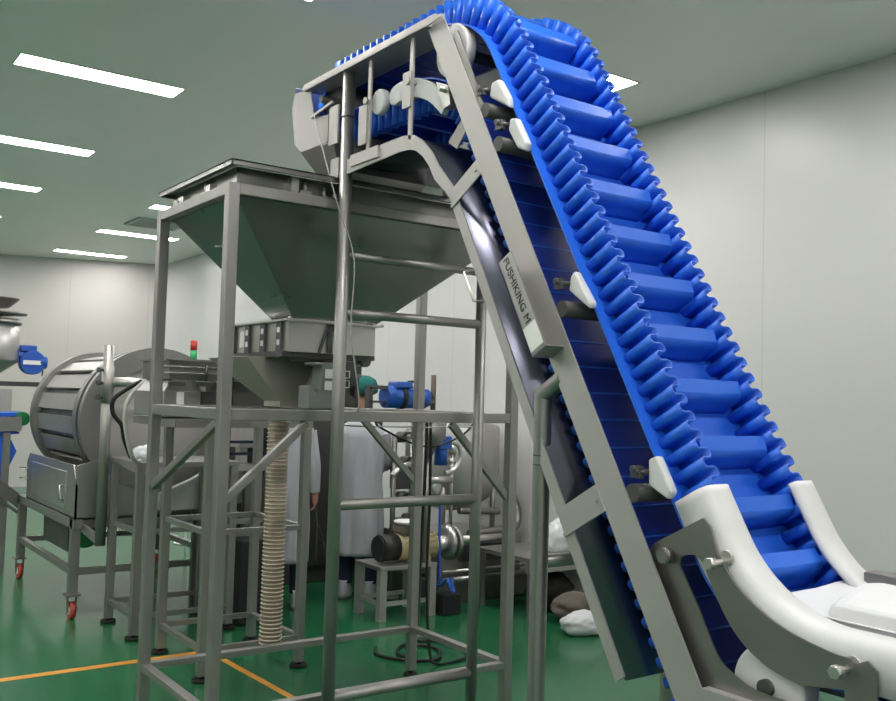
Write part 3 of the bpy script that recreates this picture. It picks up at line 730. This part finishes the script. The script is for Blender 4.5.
m = MB(); m.cyl((.42,3.45,.52),(.42,3.75,.52),.085,seg=24).box((.38,3.5,.58),(.46,3.68,.625)); m.build('drive_motor', greenm, dr)
m = MB(); m.box((.32,3.55,.40),(.34,4.3,.60)); m.build('control_cover', dark_s, dr)

# discharge chute post carried by the drum frame
pp = dr
m = MB(); m.cyl((.395,3.0,.52),(.395,3.0,1.905),.036,seg=20); po = m.build('chute_post', frame_m, dr)
m = MB(); m.cyl((.395,3.0,1.50),(.395,3.0,1.76),.042,seg=20); m.build('clamp_sleeve', frame_m, po)
for z in (1.54,1.64,1.73):
    m = MB(); m.cyl((.33,2.97,z),(.365,2.99,z),.010,seg=8).cyl((.318,2.964,z),(.334,2.972,z),.018,seg=10); m.build('clamp_bolt', dark_s, po)
m = MB(); m.cyl((.42,3.0,1.648),(.86,3.0,1.655),.034,seg=20); m.build('side_arm', bright, po)
m = MB(); m.bar((.395,3.0,.545),(.30,3.16,.645),.035,.05); m.build('foot_arm', frame_m, po)
m = MB(); m.tube([(.47,2.2,1.69),(.40,2.2,1.66),(.31,2.2,1.56),(.28,2.2,1.46),(.295,2.2,1.33),(.33,2.2,1.20),(.38,2.25,1.15),(.46,2.42,1.143)], .013, seg=10)
m.single('air_hose', cable_g, 'light grey hose curving down left of the rear left post', 'hose')
m = MB(); m.tube([(.52,2.65,1.66),(.42,2.65,1.60),(.34,2.65,1.53),(.34,2.65,1.44),(.40,2.65,1.36),(.42,2.65,1.27),(.47,2.65,1.146)], .014, seg=10)
m.single('black_strap', black_r, 'black rubber strap hanging beside the chute post', 'strap')
def blob(name, m_, c, r, label, cat, group=None, seed=1, amp=.25, flat=True):
    rnd = random.Random(seed); bm = MB(); bmesh.ops.create_icosphere(bm.bm, subdivisions=4, radius=1)
    ks = [(Vector((rnd.uniform(-1,1), rnd.uniform(-1,1), rnd.uniform(-1,1)))*rnd.uniform(2,7), rnd.uniform(0,6)) for _ in range(9)]
    for v in bm.bm.verts:
        k = 1 + amp*sum(abs(math.sin(v.co.dot(a)+b))-.6 for a, b in ks)/4.5
        p = v.co*k; v.co = Vector((c[0]+p.x*r[0], c[1]+p.y*r[1], c[2]+p.z*r[2]))
        if flat and v.co.z < c[2]-r[2]*.75: v.co.z = c[2]-r[2]*.75
    for f in bm.bm.faces: f.smooth = True
    return bm.single(name, m_, label, cat, group)
blob('plastic_bag', bag_m, (.56,2.62,1.175), (.09,.07,.055), 'small clear plastic bag lying beside the rear left hopper post', 'bag', seed=3, flat=False)

# ------------------------------------------------------------------ machines at the left edge
tk = thing('mixing_vessel', 'small stainless vessel with cone bottom cut by the left edge', 'vessel', (.10,6.0,0))
c0 = (.10,6.0,-.03)
m = MB(); m.lathe([(.05,1.62),(.06,1.68),(.30,1.86),(.305,1.88),(.305,2.22)], c0, seg=40); m.build('vessel_body', steel, tk)
m = MB(); m.lathe([(.32,2.215),(.32,2.235),(.30,2.26),(.10,2.28),(.10,2.31)], c0, seg=40); m.build('lid', steel, tk)
m = MB(); m.lathe([(.12,2.285),(.36,2.305),(.36,2.32),(.10,2.33),(.10,2.37)], c0, seg=40); m.build('upper_plate', plate_m, tk)
m = MB(); m.lathe([(.10,2.36),(.20,2.37),(.28,2.445),(.29,2.455),(.05,2.455)], c0, seg=40); m.build('inlet_funnel', plate_m, tk)
m = MB(); m.box((-.3,5.96,1.60),(.60,6.04,1.645)); m.build('support_bar', dark_s, tk)
m = MB(); m.cyl((.10,6.0,0),(.10,6.0,1.63),.045).box((-.05,5.85,0),(.25,6.15,.03)); m.build('pedestal', steel, tk)
m = MB(); m.box((-.05,5.85,1.30),(.34,6.1,1.58),.01); m.build('gear_housing', matte, tk)
def drop(mb): bmesh.ops.translate(mb.bm, verts=mb.bm.verts[:], vec=(-.02,0,-.035))
gm = thing('geared_motor', 'blue geared motor on the side of the small vessel at the left', 'motor', (.5,6.0,1.8))
m = MB(); m.cyl((.405,6.0,1.93),(.60,6.0,1.93),.055,seg=24).cyl((.54,5.90,1.865),(.54,6.02,1.865),.115,seg=28).cyl((.60,5.95,1.87),(.67,5.95,1.87),.06,seg=20); drop(m); m.build('motor_body', motor_b, gm, bevel=.006)
m = MB(); m.box((.43,5.94,1.97),(.58,6.06,2.03),.01); drop(m); m.build('terminal_box', motor_b, gm)
m = MB(); m.box((.45,5.892,1.845),(.61,5.899,1.885)); drop(m); m.build('rating_plate', label_w, gm)
m = MB(); m.tube([(.63,5.93,1.85),(.635,5.93,1.79),(.63,5.93,1.74)], .006); drop(m); m.build('motor_lead', cable_b, gm)
lc = thing('feed_conveyor', 'blue belt conveyor reaching the drum from the left edge', 'conveyor', (.05,5.2,0))
m = MB(); m.bar((-.9,5.25,1.30),(.26,5.25,1.36),.36,.03).bar((-.9,5.25,1.14),(.26,5.25,1.20),.36,.02); m.build('belt', blue, lc)
m = MB(); m.bar((-.9,5.05,1.22),(.27,5.05,1.28),.03,.12).bar((-.9,5.45,1.22),(.27,5.45,1.28),.03,.12); m.build('side_frame', steel, lc)
m = MB(); m.bar((-.3,5.02,1.08),(.32,5.02,.58),.04,.10,up=(0,0,1)).bar((-.3,5.1,.98),(.30,5.1,.50),.25,.02); m.build('sloped_guard', plate_m, lc)
m = MB(); m.prism_v([(-.5,1.16),(.05,1.19),(.20,1.14),(.25,1.04),(.17,.86),(.08,.76),(-.5,1.0)], 5.07, 5.39); m.build('return_belt', blue, lc, bevel=.01)
for x in (-.6, .16):
    m = MB(); m.box((x-.03,5.05,0),(x+.03,5.11,1.2)).box((x-.03,5.40,0),(x+.03,5.46,1.2)); m.build('leg', frame_m, lc)
m = MB(); m.cyl((.28,5.06,1.32),(.28,5.44,1.32),.06,seg=20); m.build('end_roller', greenm, lc)

# machine behind the drum: pale bin, racks, cabinets
t = thing('pale_bin', 'pale steel bin low behind the left hopper posts', 'bin', (1.0,3.02,0))
m = MB(); m.prism_v([(.80,.74),(1.14,.74),(1.14,1.02),(1.04,.96),(.80,.86)], 3.0, 3.06); m.build('bin_wall', white_p, t)
m = MB(); m.box((.85,3.01,0),(.89,3.05,.74)).box((1.06,3.01,0),(1.10,3.05,.74)); m.build('leg', frame_m, t)
t = thing('work_table', 'narrow steel table between the stand posts left of the ribbed hose', 'table', (1.4,2.87,0))
m = MB(); m.box((1.15,2.66,1.04),(1.53,3.08,1.085)); m.build('table_top', steel, t)
for x, y in ((1.19,2.69),(1.49,2.69),(1.19,3.05),(1.49,3.05)):
    m = MB(); m.box((x-.03,y-.03,0),(x+.03,y+.03,1.04)); m.build('leg', frame_m, t)
m = MB(); m.box((1.19,2.68,.66),(1.49,2.70,.70)); m.build('rail', frame_m, t)
m = MB(); m.box((1.19,2.68,.55),(1.49,2.70,.59)); m.build('rail', frame_m, t)
t = thing('instrument_rack', 'blue-framed instrument rack standing on the narrow steel table', 'rack', (1.4,2.87,1.085))
m = MB(); m.box((1.17,2.70,1.085),(1.19,2.72,1.42)).box((1.48,2.70,1.085),(1.50,2.72,1.42)).box((1.17,2.70,1.15),(1.50,2.715,1.17)).box((1.17,2.70,1.235),(1.50,2.715,1.255)); m.build('rack_frame', navy, t)
m = MB(); m.box((1.27,2.74,1.20),(1.39,2.9,1.40),.005).box((1.30,2.78,1.085),(1.36,2.86,1.20)); m.build('instrument', matte, t)
m = MB(); m.box((1.40,2.74,1.085),(1.51,3.05,1.44),.005); m.build('dark_cabinet', grey_d, t)
m = MB(); m.box((1.18,2.43,.0),(1.36,2.63,.58),.01); m.single('black_crate', black, 'tall black box on the floor behind the low stand', 'box')
t = thing('equipment_cabinet', 'long dark cabinet farther back behind the two people', 'cabinet', (2.2,3.8,0))
m = MB(); m.box((1.55,3.55,0),(3.0,4.15,1.40),.01); m.build('cabinet_body', grey_d, t)
m = MB(); m.box((1.62,3.535,.70),(2.05,3.55,1.25)); m.build('cabinet_door', plate_m, t)
m = MB(); m.box((2.15,3.535,.15),(2.6,3.55,1.25)); m.build('cabinet_door', grey_d, t)
t = thing('signal_beacon', 'small red and green signal light on a thin pole beyond the tray feeder', 'signal light', (2.13,6.0,0))
m = MB(); m.cyl((2.13,6,.02),(2.13,6,1.93),.014).cyl((2.13,6,0),(2.13,6,.02),.12); m.build('pole', trim_w, t)
m = MB(); m.cyl((2.13,6,1.93),(2.13,6,2.03),.036,seg=20); m.build('green_lens', green_l, t)
m = MB(); m.cyl((2.13,6,2.034),(2.13,6,2.14),.036,seg=20); m.build('red_lens', red_l, t)

# ------------------------------------------------------------------ right background: pump, motor, tanks, skid
t = thing('pump_table', 'small pale steel table under the cream pump motor', 'table', (2.34,2.24,0))
m = MB(); m.box((2.09,2.05,.355),(2.58,2.42,.385),.004); m.build('table_top', steel, t)
for x, y in ((2.12,2.08),(2.55,2.08),(2.12,2.39),(2.55,2.39)):
    m = MB(); m.box((x-.03,y-.03,0),(x+.025,y+.025,.355)); m.build('leg', matte, t)
m = MB(); m.box((2.12,2.07,.10),(2.55,2.09,.13)).box((2.11,2.08,.10),(2.13,2.39,.13)).box((2.12,2.38,.10),(2.55,2.40,.13)); m.build('rail', matte, t)
def lower_pump(mb): bmesh.ops.translate(mb.bm, verts=mb.bm.verts[:], vec=(0.03, -0.07, -0.045))
t = thing('pump_motor', 'cream electric motor with black fan cover on the small table', 'motor', (2.4,2.23,.385))
m = MB(); m.cyl((2.29,2.3,.535),(2.62,2.3,.535),.10,seg=28)
for k in range(9):
    a = k*PI/8; m.box((2.32,2.3+.098*math.cos(a)-.004,.535+.098*math.sin(a)-.004),(2.60,2.3+.110*math.cos(a)+.004,.535+.110*math.sin(a)+.004))
m.box((2.36,2.22,.43),(2.56,2.38,.46)); lower_pump(m); m.build('motor_body', cream, t)
m = MB(); m.cyl((2.15,2.3,.535),(2.29,2.3,.535),.098,seg=28).cyl((2.135,2.3,.535),(2.15,2.3,.535),.09,seg=28); lower_pump(m); m.build('fan_cover', black, t)
m = MB(); m.box((2.30,2.22,.63),(2.46,2.38,.70),.02); lower_pump(m); m.build('terminal_box', brown_d, t)
m = MB(); m.lathe([(.09,.70),(.115,.715),(.115,.725),(.08,.73)], (2.40,2.29,0), seg=24); lower_pump(m); m.build('terminal_cover', label_w, t)
m = MB(); m.cyl((2.62,2.3,.535),(2.86,2.3,.535),.06).cyl((2.80,2.3,.535),(2.83,2.3,.535),.13,seg=28).cyl((2.86,2.3,.55),(3.35,2.3,.55),.03).lathe([(.10,-.03),(.14,0),(.10,.03)], (2.76,2.3,.545), axis=(1,0,0)); lower_pump(m); m.build('pump_head', bright, t)
t = thing('storage_tank', 'grey stainless tank with dished bottom beyond the right hopper posts', 'tank', (3.22,2.75,0))
m = MB(); m.lathe([(.02,.66),(.18,.69),(.32,.78),(.39,.90),(.40,.98),(.40,1.36),(.38,1.39),(.10,1.43)], (3.22,2.78,0), seg=44); m.build('tank_shell', steel, t)
for a in (.4, 2.2, 3.9, 5.4):
    x, y = 3.22+.36*math.cos(a), 2.78+.36*math.sin(a)
    m = MB(); m.cyl((x,y,.476),(x,y,.95),.022,seg=12); m.build('leg', frame_m, t)
m = MB(); m.cyl((2.98,2.45,.476),(2.98,2.45,1.22),.014).cyl((2.98,2.45,1.16),(2.98,2.45,1.24),.03).cyl((2.95,2.45,1.10),(3.01,2.45,1.10),.02); m.build('sight_pipe', bright, t)
t = thing('pump_skid', 'low grey machine base along the right wall behind the posts', 'machine base', (3.2,2.9,0))
m = MB(); m.box((2.86,2.42,.18),(3.70,3.3,.475),.006); m.build('base_housing', steel, t)
m = MB(); m.box((2.80,2.32,.0),(3.73,3.3,.16),.006); m.build('plinth', plate_m, t)
m = MB(); m.cyl((2.80,2.30,.19),(3.72,2.30,.19),.018).cyl((2.80,2.30,.25),(3.72,2.30,.25),.012); m.build('front_rail', bright, t)
m = MB(); m.box((3.05,2.38,.30),(3.60,2.42,.43)); m.build('vent_panel', dark_s, t)
m = MB(); m.tube([(3.10,2.36,.52),(3.45,2.36,.54),(3.62,2.40,.56),(3.66,2.44,.68),(3.64,2.5,.85)], .035).tube([(3.06,2.45,.70),(3.3,2.42,.69),(3.45,2.42,.68)], .028); m.build('pipework', plate_m, t)
t = thing('small_funnel', 'small dark steel funnel vessel beside the rear right post', 'vessel', (2.50,2.10,0))
m = MB(); m.lathe([(.03,1.16),(.05,1.22),(.13,1.30),(.135,1.42)], (2.50,2.10,0), seg=28); m.build('funnel_bowl', plate_m, t)
m = MB(); m.cyl((2.50,2.10,.385),(2.50,2.10,1.17),.022); m.build('down_pipe', plate_m, t)
m = MB(); m.cyl((2.62,2.10,1.10),(2.62,2.10,1.30),.05,seg=20).box((2.56,2.04,1.22),(2.68,2.14,1.32),.01); m.build('valve_actuator', motor_b, t)
m = MB(); m.tube([(2.66,2.10,1.28),(2.78,2.10,1.25),(2.80,2.10,1.14),(2.74,2.10,1.06),(2.66,2.10,1.04)], .018).cyl((2.50,2.10,.99),(2.72,2.10,.99),.03).lathe([(.03,0),(.06,.02),(.03,.04)], (2.58,2.08,.93), axis=(0,1,0)); m.build('valve_pipe', bright, t)
def lower_drive(mb): bmesh.ops.translate(mb.bm, verts=mb.bm.verts[:], vec=(0, 0, -0.04))
t = thing('drive_motor', 'blue electric motor on a dark bracket above the middle rail, right side', 'motor', (2.0,1.6,1.5))
m = MB(); m.cyl((1.79,1.6,1.64),(2.05,1.6,1.64),.072,seg=28).cyl((2.05,1.6,1.64),(2.13,1.6,1.64),.062,seg=24)
for k in range(10):
    a = k*2*PI/10; m.box((1.86,1.6+.07*math.cos(a)-.004,1.64+.07*math.sin(a)-.004),(2.0,1.6+.08*math.cos(a)+.004,1.64+.08*math.sin(a)+.004))
lower_drive(m); m.build('motor_body', motor_b, t)
m = MB(); m.cyl((1.90,1.6,1.64),(1.935,1.6,1.64),.08,seg=28); lower_drive(m); m.build('dark_band', black, t)
m = MB(); m.box((1.85,1.53,1.70),(1.97,1.66,1.745),.01); lower_drive(m); m.build('terminal_box', motor_b, t)
m = MB(); m.tube([(1.95,1.56,1.745),(2.03,1.56,1.74),(2.07,1.56,1.66)], .009); lower_drive(m); m.build('motor_lead', cable_b, t)
m = MB(); m.box((1.66,1.57,1.69),(1.80,1.63,1.715)).box((1.66,1.57,1.50),(1.685,1.63,1.70)).box((1.66,1.57,1.60),(1.80,1.63,1.615)).box((1.66,1.56,1.50),(2.20,1.64,1.53)); lower_drive(m); m.build('bracket', dark_s, t)
m = MB(); m.cyl((2.185,1.6,1.53),(2.185,1.6,1.80),.018).cyl((2.09,1.6,1.58),(2.185,1.6,1.625),.02); lower_drive(m); m.build('pipe_stub', brown_d, t)
m = MB(); m.cyl((2.10,1.60,0),(2.10,1.60,1.465),.026).cyl((2.10,1.60,0),(2.10,1.60,.02),.06); m.build('column', frame_m, t)
m = MB(); m.tube([(2.66,2.15,.86),(2.665,2.15,.5),(2.66,2.13,.24),(2.64,2.12,.20),(2.62,2.04,.22),(2.61,1.96,.27),(2.62,1.92,.20),(2.66,1.94,.18),(2.71,2.02,.19),(2.72,2.06,.26)], .011).single('blue_hose', blue_h, 'blue hose running down behind the rear right post to the floor', 'hose')
m = MB(); m.box((2.60,1.98,0),(2.76,2.12,.15),.01); m.single('black_crate', black, 'small black box on the floor under the end of the blue hose', 'box')
t = thing('pipe_manifold', 'stainless pipe manifold with valves behind the rear right post', 'pipework', (2.7,2.75,0))
m = MB(); m.cyl((2.60,2.72,0),(2.60,2.72,1.30),.022).cyl((2.60,2.72,0),(2.60,2.72,.015),.07); m.build('riser', plate_m, t)
m = MB(); m.cyl((2.79,2.72,.0),(2.79,2.72,1.34),.03); m.build('riser', bright, t)
for z in (1.28,1.08,.80,.62):
    m = MB(); m.cyl((2.60,2.72,z),(2.80,2.72,z),.016); m.build('crosspipe', plate_m, t)
for u, z in ((2.66,1.28),(2.70,1.08),(2.68,.80),(2.74,.62)):
    m = MB(); m.lathe([(.02,-.05),(.045,-.03),(.045,.03),(.02,.05)], (u,2.72,z), axis=(1,0,0), seg=18).cyl((u,2.72,z),(u,2.62,z+.04),.012).cyl((u-.03,2.615,z+.04),(u+.03,2.615,z+.04),.01); m.build('valve', dark_s, t)
m = MB(); m.box((2.61,2.70,.86),(2.77,2.80,1.04),.01); m.build('valve_box', grey_d, t)
m = MB()
m.tube([(1.70,.96,1.47),(1.705,.97,1.2),(1.70,.98,.8),(1.71,1.02,.35),(1.72,1.10,.05),(1.76,1.3,.012),(1.9,1.42,.012),(2.02,1.25,.012),(1.88,1.04,.012),(1.70,1.12,.012),(1.62,1.30,.012),(1.70,1.46,.012)], .010)
m.single('power_cable', cable_b, 'black cable hanging right of the rear right post and coiled on the floor', 'cable')
m = MB(); m.tube([(1.755,1.0,1.47),(1.765,1.0,1.0),(1.76,1.0,.5),(1.78,.98,.1),(1.82,.95,.012),(2.05,.98,.012),(2.16,1.12,.012),(2.14,1.34,.012),(2.0,1.5,.012)], .009)
m.single('power_cable', cable_b, 'second black cable looping wide on the floor right of the rear post', 'cable')
m = MB(); m.tube([(1.30,.90,1.46),(1.40,1.0,1.42),(1.62,1.0,1.33),(1.80,1.0,1.31),(2.0,1.0,1.38),(2.1,1.0,1.47)], .0065)
m.single('sagging_cable', cable_b, 'black cable sagging between braces under the middle rail', 'cable')
m = MB(); m.tube([(2.25,2.2,1.02),(2.33,2.2,1.08),(2.42,2.2,1.10),(2.50,2.2,1.04)], .02); m.single('bent_pipe', bright, 'short bent steel pipe beside the white gown', 'pipe')

m = MB(); m.tube([(1.05,.925,1.475),(1.11,.95,1.436),(1.4,.955,1.428),(1.75,.955,1.426),(2.05,.955,1.432)], .004)
m.single('signal_wire', cable_g, 'thin grey wire running level just under the middle rail, right side', 'wire')
# bags at the right of the pipe leg
blob('plastic_bag', bag_m, (3.16,1.10,.07), (.17,.12,.09), 'white tied plastic bag lying on the floor nearest the conveyor', 'bag', seed=11)
blob('rolled_cloth', brown_d, (3.36,1.40,.11), (.20,.12,.10), 'grey rolled sack on the floor behind the white bag', 'sack', seed=12)
blob('dark_sacks', black_r, (3.46,1.78,.14), (.20,.16,.15), 'dark heap of sacks behind the grey rolled sack', 'sacks', seed=13)
t = thing('side_bench', 'low steel bench behind the pipe leg near the right wall', 'bench', (3.4,1.9,0))
m = MB(); m.box((3.05,1.55,.42),(3.72,2.2,.45)).box((3.05,1.55,.34),(3.72,1.60,.42)); m.build('bench_top', steel, t)
for x, y in ((3.09,1.58),(3.69,1.58),(3.09,2.16),(3.69,2.16)):
    m = MB(); m.box((x-.02,y-.02,0),(x+.02,y+.02,.42)); m.build('leg', frame_m, t)
blob('plastic_bag', bag_m, (3.45,1.66,.57), (.13,.10,.14), 'crumpled clear plastic bag on the low bench', 'bag', seed=14)

# ------------------------------------------------------------------ people
def skinned(name, verts, edges, radii, m_, parent=None, o0=(0,0,0), root=0, sub=1):
    me = bpy.data.meshes.new(name); me.from_pydata([tuple(Vector(v)-Vector(o0)) for v in verts], edges, [])
    o = bpy.data.objects.new(name, me); COL.objects.link(o)
    o.modifiers.new('Skin', 'SKIN')
    for i, sv in enumerate(me.skin_vertices[0].data):
        r = radii[i]; sv.radius = r if isinstance(r, tuple) else (r, r); sv.use_root = (i == root)
    md = o.modifiers.new('Subsurf', 'SUBSURF'); md.levels = md.render_levels = sub
    bpy.context.view_layer.update()
    nm = bpy.data.meshes.new_from_object(o.evaluated_get(bpy.context.evaluated_depsgraph_get()))
    o.modifiers.clear(); o.data = nm; nm.name = name; nm.materials.clear(); nm.materials.append(m_)
    for p in nm.polygons: p.use_smooth = True
    if parent is not None: o.parent = parent
    return o
def person(loc, yaw, label, arms, wid=1., hgt=.955):
    """loc: feet on the floor; yaw: facing direction; local frame x = right, y = forward"""
    t = thing('person', label, 'person', loc)
    c, s = math.cos(yaw), math.sin(yaw); L0 = Vector(loc)
    def w(x, y, z): return L0 + Vector(((x*c - y*s)*wid, (x*s + y*c)*wid, z*hgt))
    V = []; E = []; R = []
    def add(p, r, par=None):
        V.append(w(*p)); R.append(r); i = len(V)-1
        if par is not None: E.append((par, i))
        return i
    pel = add((0,0,.92), (.15,.10)); ab = add((0,.01,1.10), (.135,.095), pel); ch = add((0,.02,1.28), (.155,.105), ab); ub = add((0,.01,1.40), (.10,.075), ch)
    nk = add((0,.02,1.49), .05, ub); jaw = add((0,.05,1.56), (.06,.068), nk); hd = add((0,.04,1.64), (.075,.09), jaw); tp = add((0,.03,1.70), (.06,.07), hd)
    nose = add((0,.155,1.605), .012, hd)
    for sx in (-1,1):
        add((sx*.088,.03,1.61), .014, hd)
        hip = add((sx*.09,0,.86), (.095,.095), pel); kn = add((sx*.10,.02,.48), .062, hip); an = add((sx*.10,-.01,.09), .042, kn)
        ft_ = add((sx*.105,.09,.045), (.042,.035), an); add((sx*.11,.17,.035), (.036,.025), ft_)
        pts = arms[0 if sx < 0 else 1]
        sh = add((sx*.165,.01,1.37), .062, ub)
        el = add(pts[0], .043, sh); wr = add(pts[1], .030, el)
        wv = Vector(pts[1]); d = (wv-Vector(pts[0])).normalized()
        side = Vector((0,1,0)) - d*d.y; side.normalize(); nrm = d.cross(side)*-sx
        palm = add(tuple(wv+d*.055), (.036,.018), wr)
        pm = wv+d*.085
        for k, (ln, off) in enumerate(((.070,.030),(.078,.010),(.072,-.010),(.058,-.029))):
            b0 = pm+side*off
            k1 = add(tuple(b0), .0095, palm); k2 = add(tuple(b0+d*ln*.45+nrm*.012), .009, k1); k3 = add(tuple(b0+d*ln*.70+nrm*.034), .008, k2); add(tuple(b0+d*ln*.75+nrm*.052), .007, k3)
        th = add(tuple(wv+d*.035+side*.036+nrm*.008), .011, palm); th2 = add(tuple(wv+d*.075+side*.055+nrm*.018), .0095, th); add(tuple(wv+d*.10+side*.052+nrm*.032), .008, th2)
    body = skinned('body', V, E, R, skin, t, loc)
    def ringxy(cx, cy, rx, ry, z, n=72, k=0.):
        R0 = []
        for i in range(n):
            a = 2*PI*i/n
            g = 1 + k*(.5*math.sin(9*a+4*z) + .35*math.sin(14*a-7*z+1) + .5*math.sin(5*a+9*z+2) + .25*math.sin(23*a+3*z))
            R0.append(w(cx+math.cos(a)*rx*g, cy+math.sin(a)*ry*g, z))
        return R0
    prof = [(1.475,.085,.075,0),(1.425,.17,.105,.01),(1.36,.205,.135,.025),(1.20,.20,.145,.04),(1.0,.19,.145,.05),(.75,.195,.155,.06),(.52,.20,.165,.07),(.36,.205,.17,.08)]
    rings = []
    for (z0,a0,b0,k0),(z1,a1,b1,k1) in zip(prof, prof[1:]):
        nn = max(1, round((z0-z1)/.035))
        for q in range(nn):
            t_ = q/nn; rings.append(ringxy(0, .008, a0+(a1-a0)*t_, b0+(b1-b0)*t_, z0+(z1-z0)*t_, k=k0+(k1-k0)*t_))
    rings.append(ringxy(0, .008, .205, .17, .36, k=.08))
    m = MB(); m.loft(rings, caps=False)
    m.build('gown', gown, t, solid=.006)
    for sx, pts in ((-1,arms[0]),(1,arms[1])):
        a, b, c_ = w(sx*.165,.01,1.385), w(*pts[0]), w(*pts[1])
        m = MB(); m.tube([a, a.lerp(b,.5), b, b.lerp(c_,.55), b.lerp(c_,.97)], lambda q: (.078-.032*q)*(.4+.6*wid), seg=14); m.build('sleeve', gown, t)
        m = MB(); m.tube([w(sx*.09,0,.80), w(sx*.10,.02,.48), w(sx*.10,-.01,.12)], lambda q: (.095-.028*q)*wid, seg=14); m.build('trouser_leg', navy, t)
        m = MB(); m.loft([[w(sx*.105+math.cos(2*PI*i/16)*rx, cy+math.sin(2*PI*i/16)*ry, z) for i in range(16)] for rx, ry, cy, z in ((.058,.15,.07,.0),(.065,.16,.07,.03),(.055,.125,.05,.075),(.058,.075,-.01,.15))]); m.build('shoe_cover', gown, t)
    m = MB(); m.lathe([(.088,1.615),(.118,1.635),(.122,1.68),(.10,1.735),(.05,1.765),(.01,1.77)], tuple(w(0,.03,0)-Vector((0,0,loc[2]))), seg=26); m.build('bouffant_cap', teal, t)
    m = MB()
    for sx in (-1,1): m.lathe([(.001,-.006),(.009,-.003),(.011,.001),(.007,.006),(.001,.009)], tuple(w(sx*.032,.125,1.635)), axis=tuple(w(0,1,0)-w(0,0,0)), seg=10)
    m.build('eyes', ink, t)
    m = MB(); m.box((-.026,-.004,-.004),(.026,.004,.004))
    for vv in m.bm.verts: vv.co = w(vv.co.x, .117+vv.co.y, 1.553+vv.co.z)
    m.build('mouth', red, t)
    return t
person((2.37,2.86,0), R_(-38), 'person in a long white gown and teal cap, back turned, behind the stand', [((-.20,.16,1.16),(-.10,.36,1.12)), ((.20,.12,1.12),(.13,.33,1.05))], wid=.95)
person((1.715,2.78,0), R_(-36), 'person in white with one arm hanging, hidden behind the ribbed hose and post', [((-.18,.15,1.12),(-.12,.32,1.10)), ((.235,.0,1.12),(.25,.04,.90))], wid=.74)
m = MB(); m.tube([(1.82,2.53,.36),(1.86,2.60,.60),(1.885,2.67,.735),(1.90,2.64,.60),(1.94,2.55,.36)], .009); m.single('hand_held_cord', cable_b, 'dark cord held in the hanging hand between post and round pole', 'cord')

# ------------------------------------------------------------------ camera and view
cam = bpy.data.cameras.new('camera'); co = bpy.data.objects.new('camera', cam); COL.objects.link(co)
f_px = 945.03; yaw, pit, roll = (R_(35.65019), R_(2.92531), R_(1.66465))
F = Vector((math.sin(yaw)*math.cos(pit), math.cos(yaw)*math.cos(pit), math.sin(pit)))
Rv = Vector((math.cos(yaw), -math.sin(yaw), 0)); Uv = Rv.cross(F)
R2 = Rv*math.cos(roll)+Uv*math.sin(roll); U2 = -Rv*math.sin(roll)+Uv*math.cos(roll)
co.matrix_world = Matrix(((R2.x,U2.x,-F.x,-1.52345),(R2.y,U2.y,-F.y,-3.72824),(R2.z,U2.z,-F.z,1.6),(0,0,0,1)))
cam.sensor_fit = 'HORIZONTAL'; cam.sensor_width = 36; cam.lens = f_px*36/896; cam.clip_start = .02; cam.clip_end = 100
S.camera = co
wd = bpy.data.worlds.new('world'); S.world = wd; wd.use_nodes = True
wd.node_tree.nodes['Background'].inputs[0].default_value = (.02,.02,.02,1); wd.node_tree.nodes['Background'].inputs[1].default_value = 0
S.view_settings.view_transform = 'Standard'; S.view_settings.look = 'None'; S.view_settings.gamma = 1; S.view_settings.exposure = 0
S.view_settings.use_curve_mapping = False
for o in S.objects:
    if '_o' in o.keys(): del o['_o']
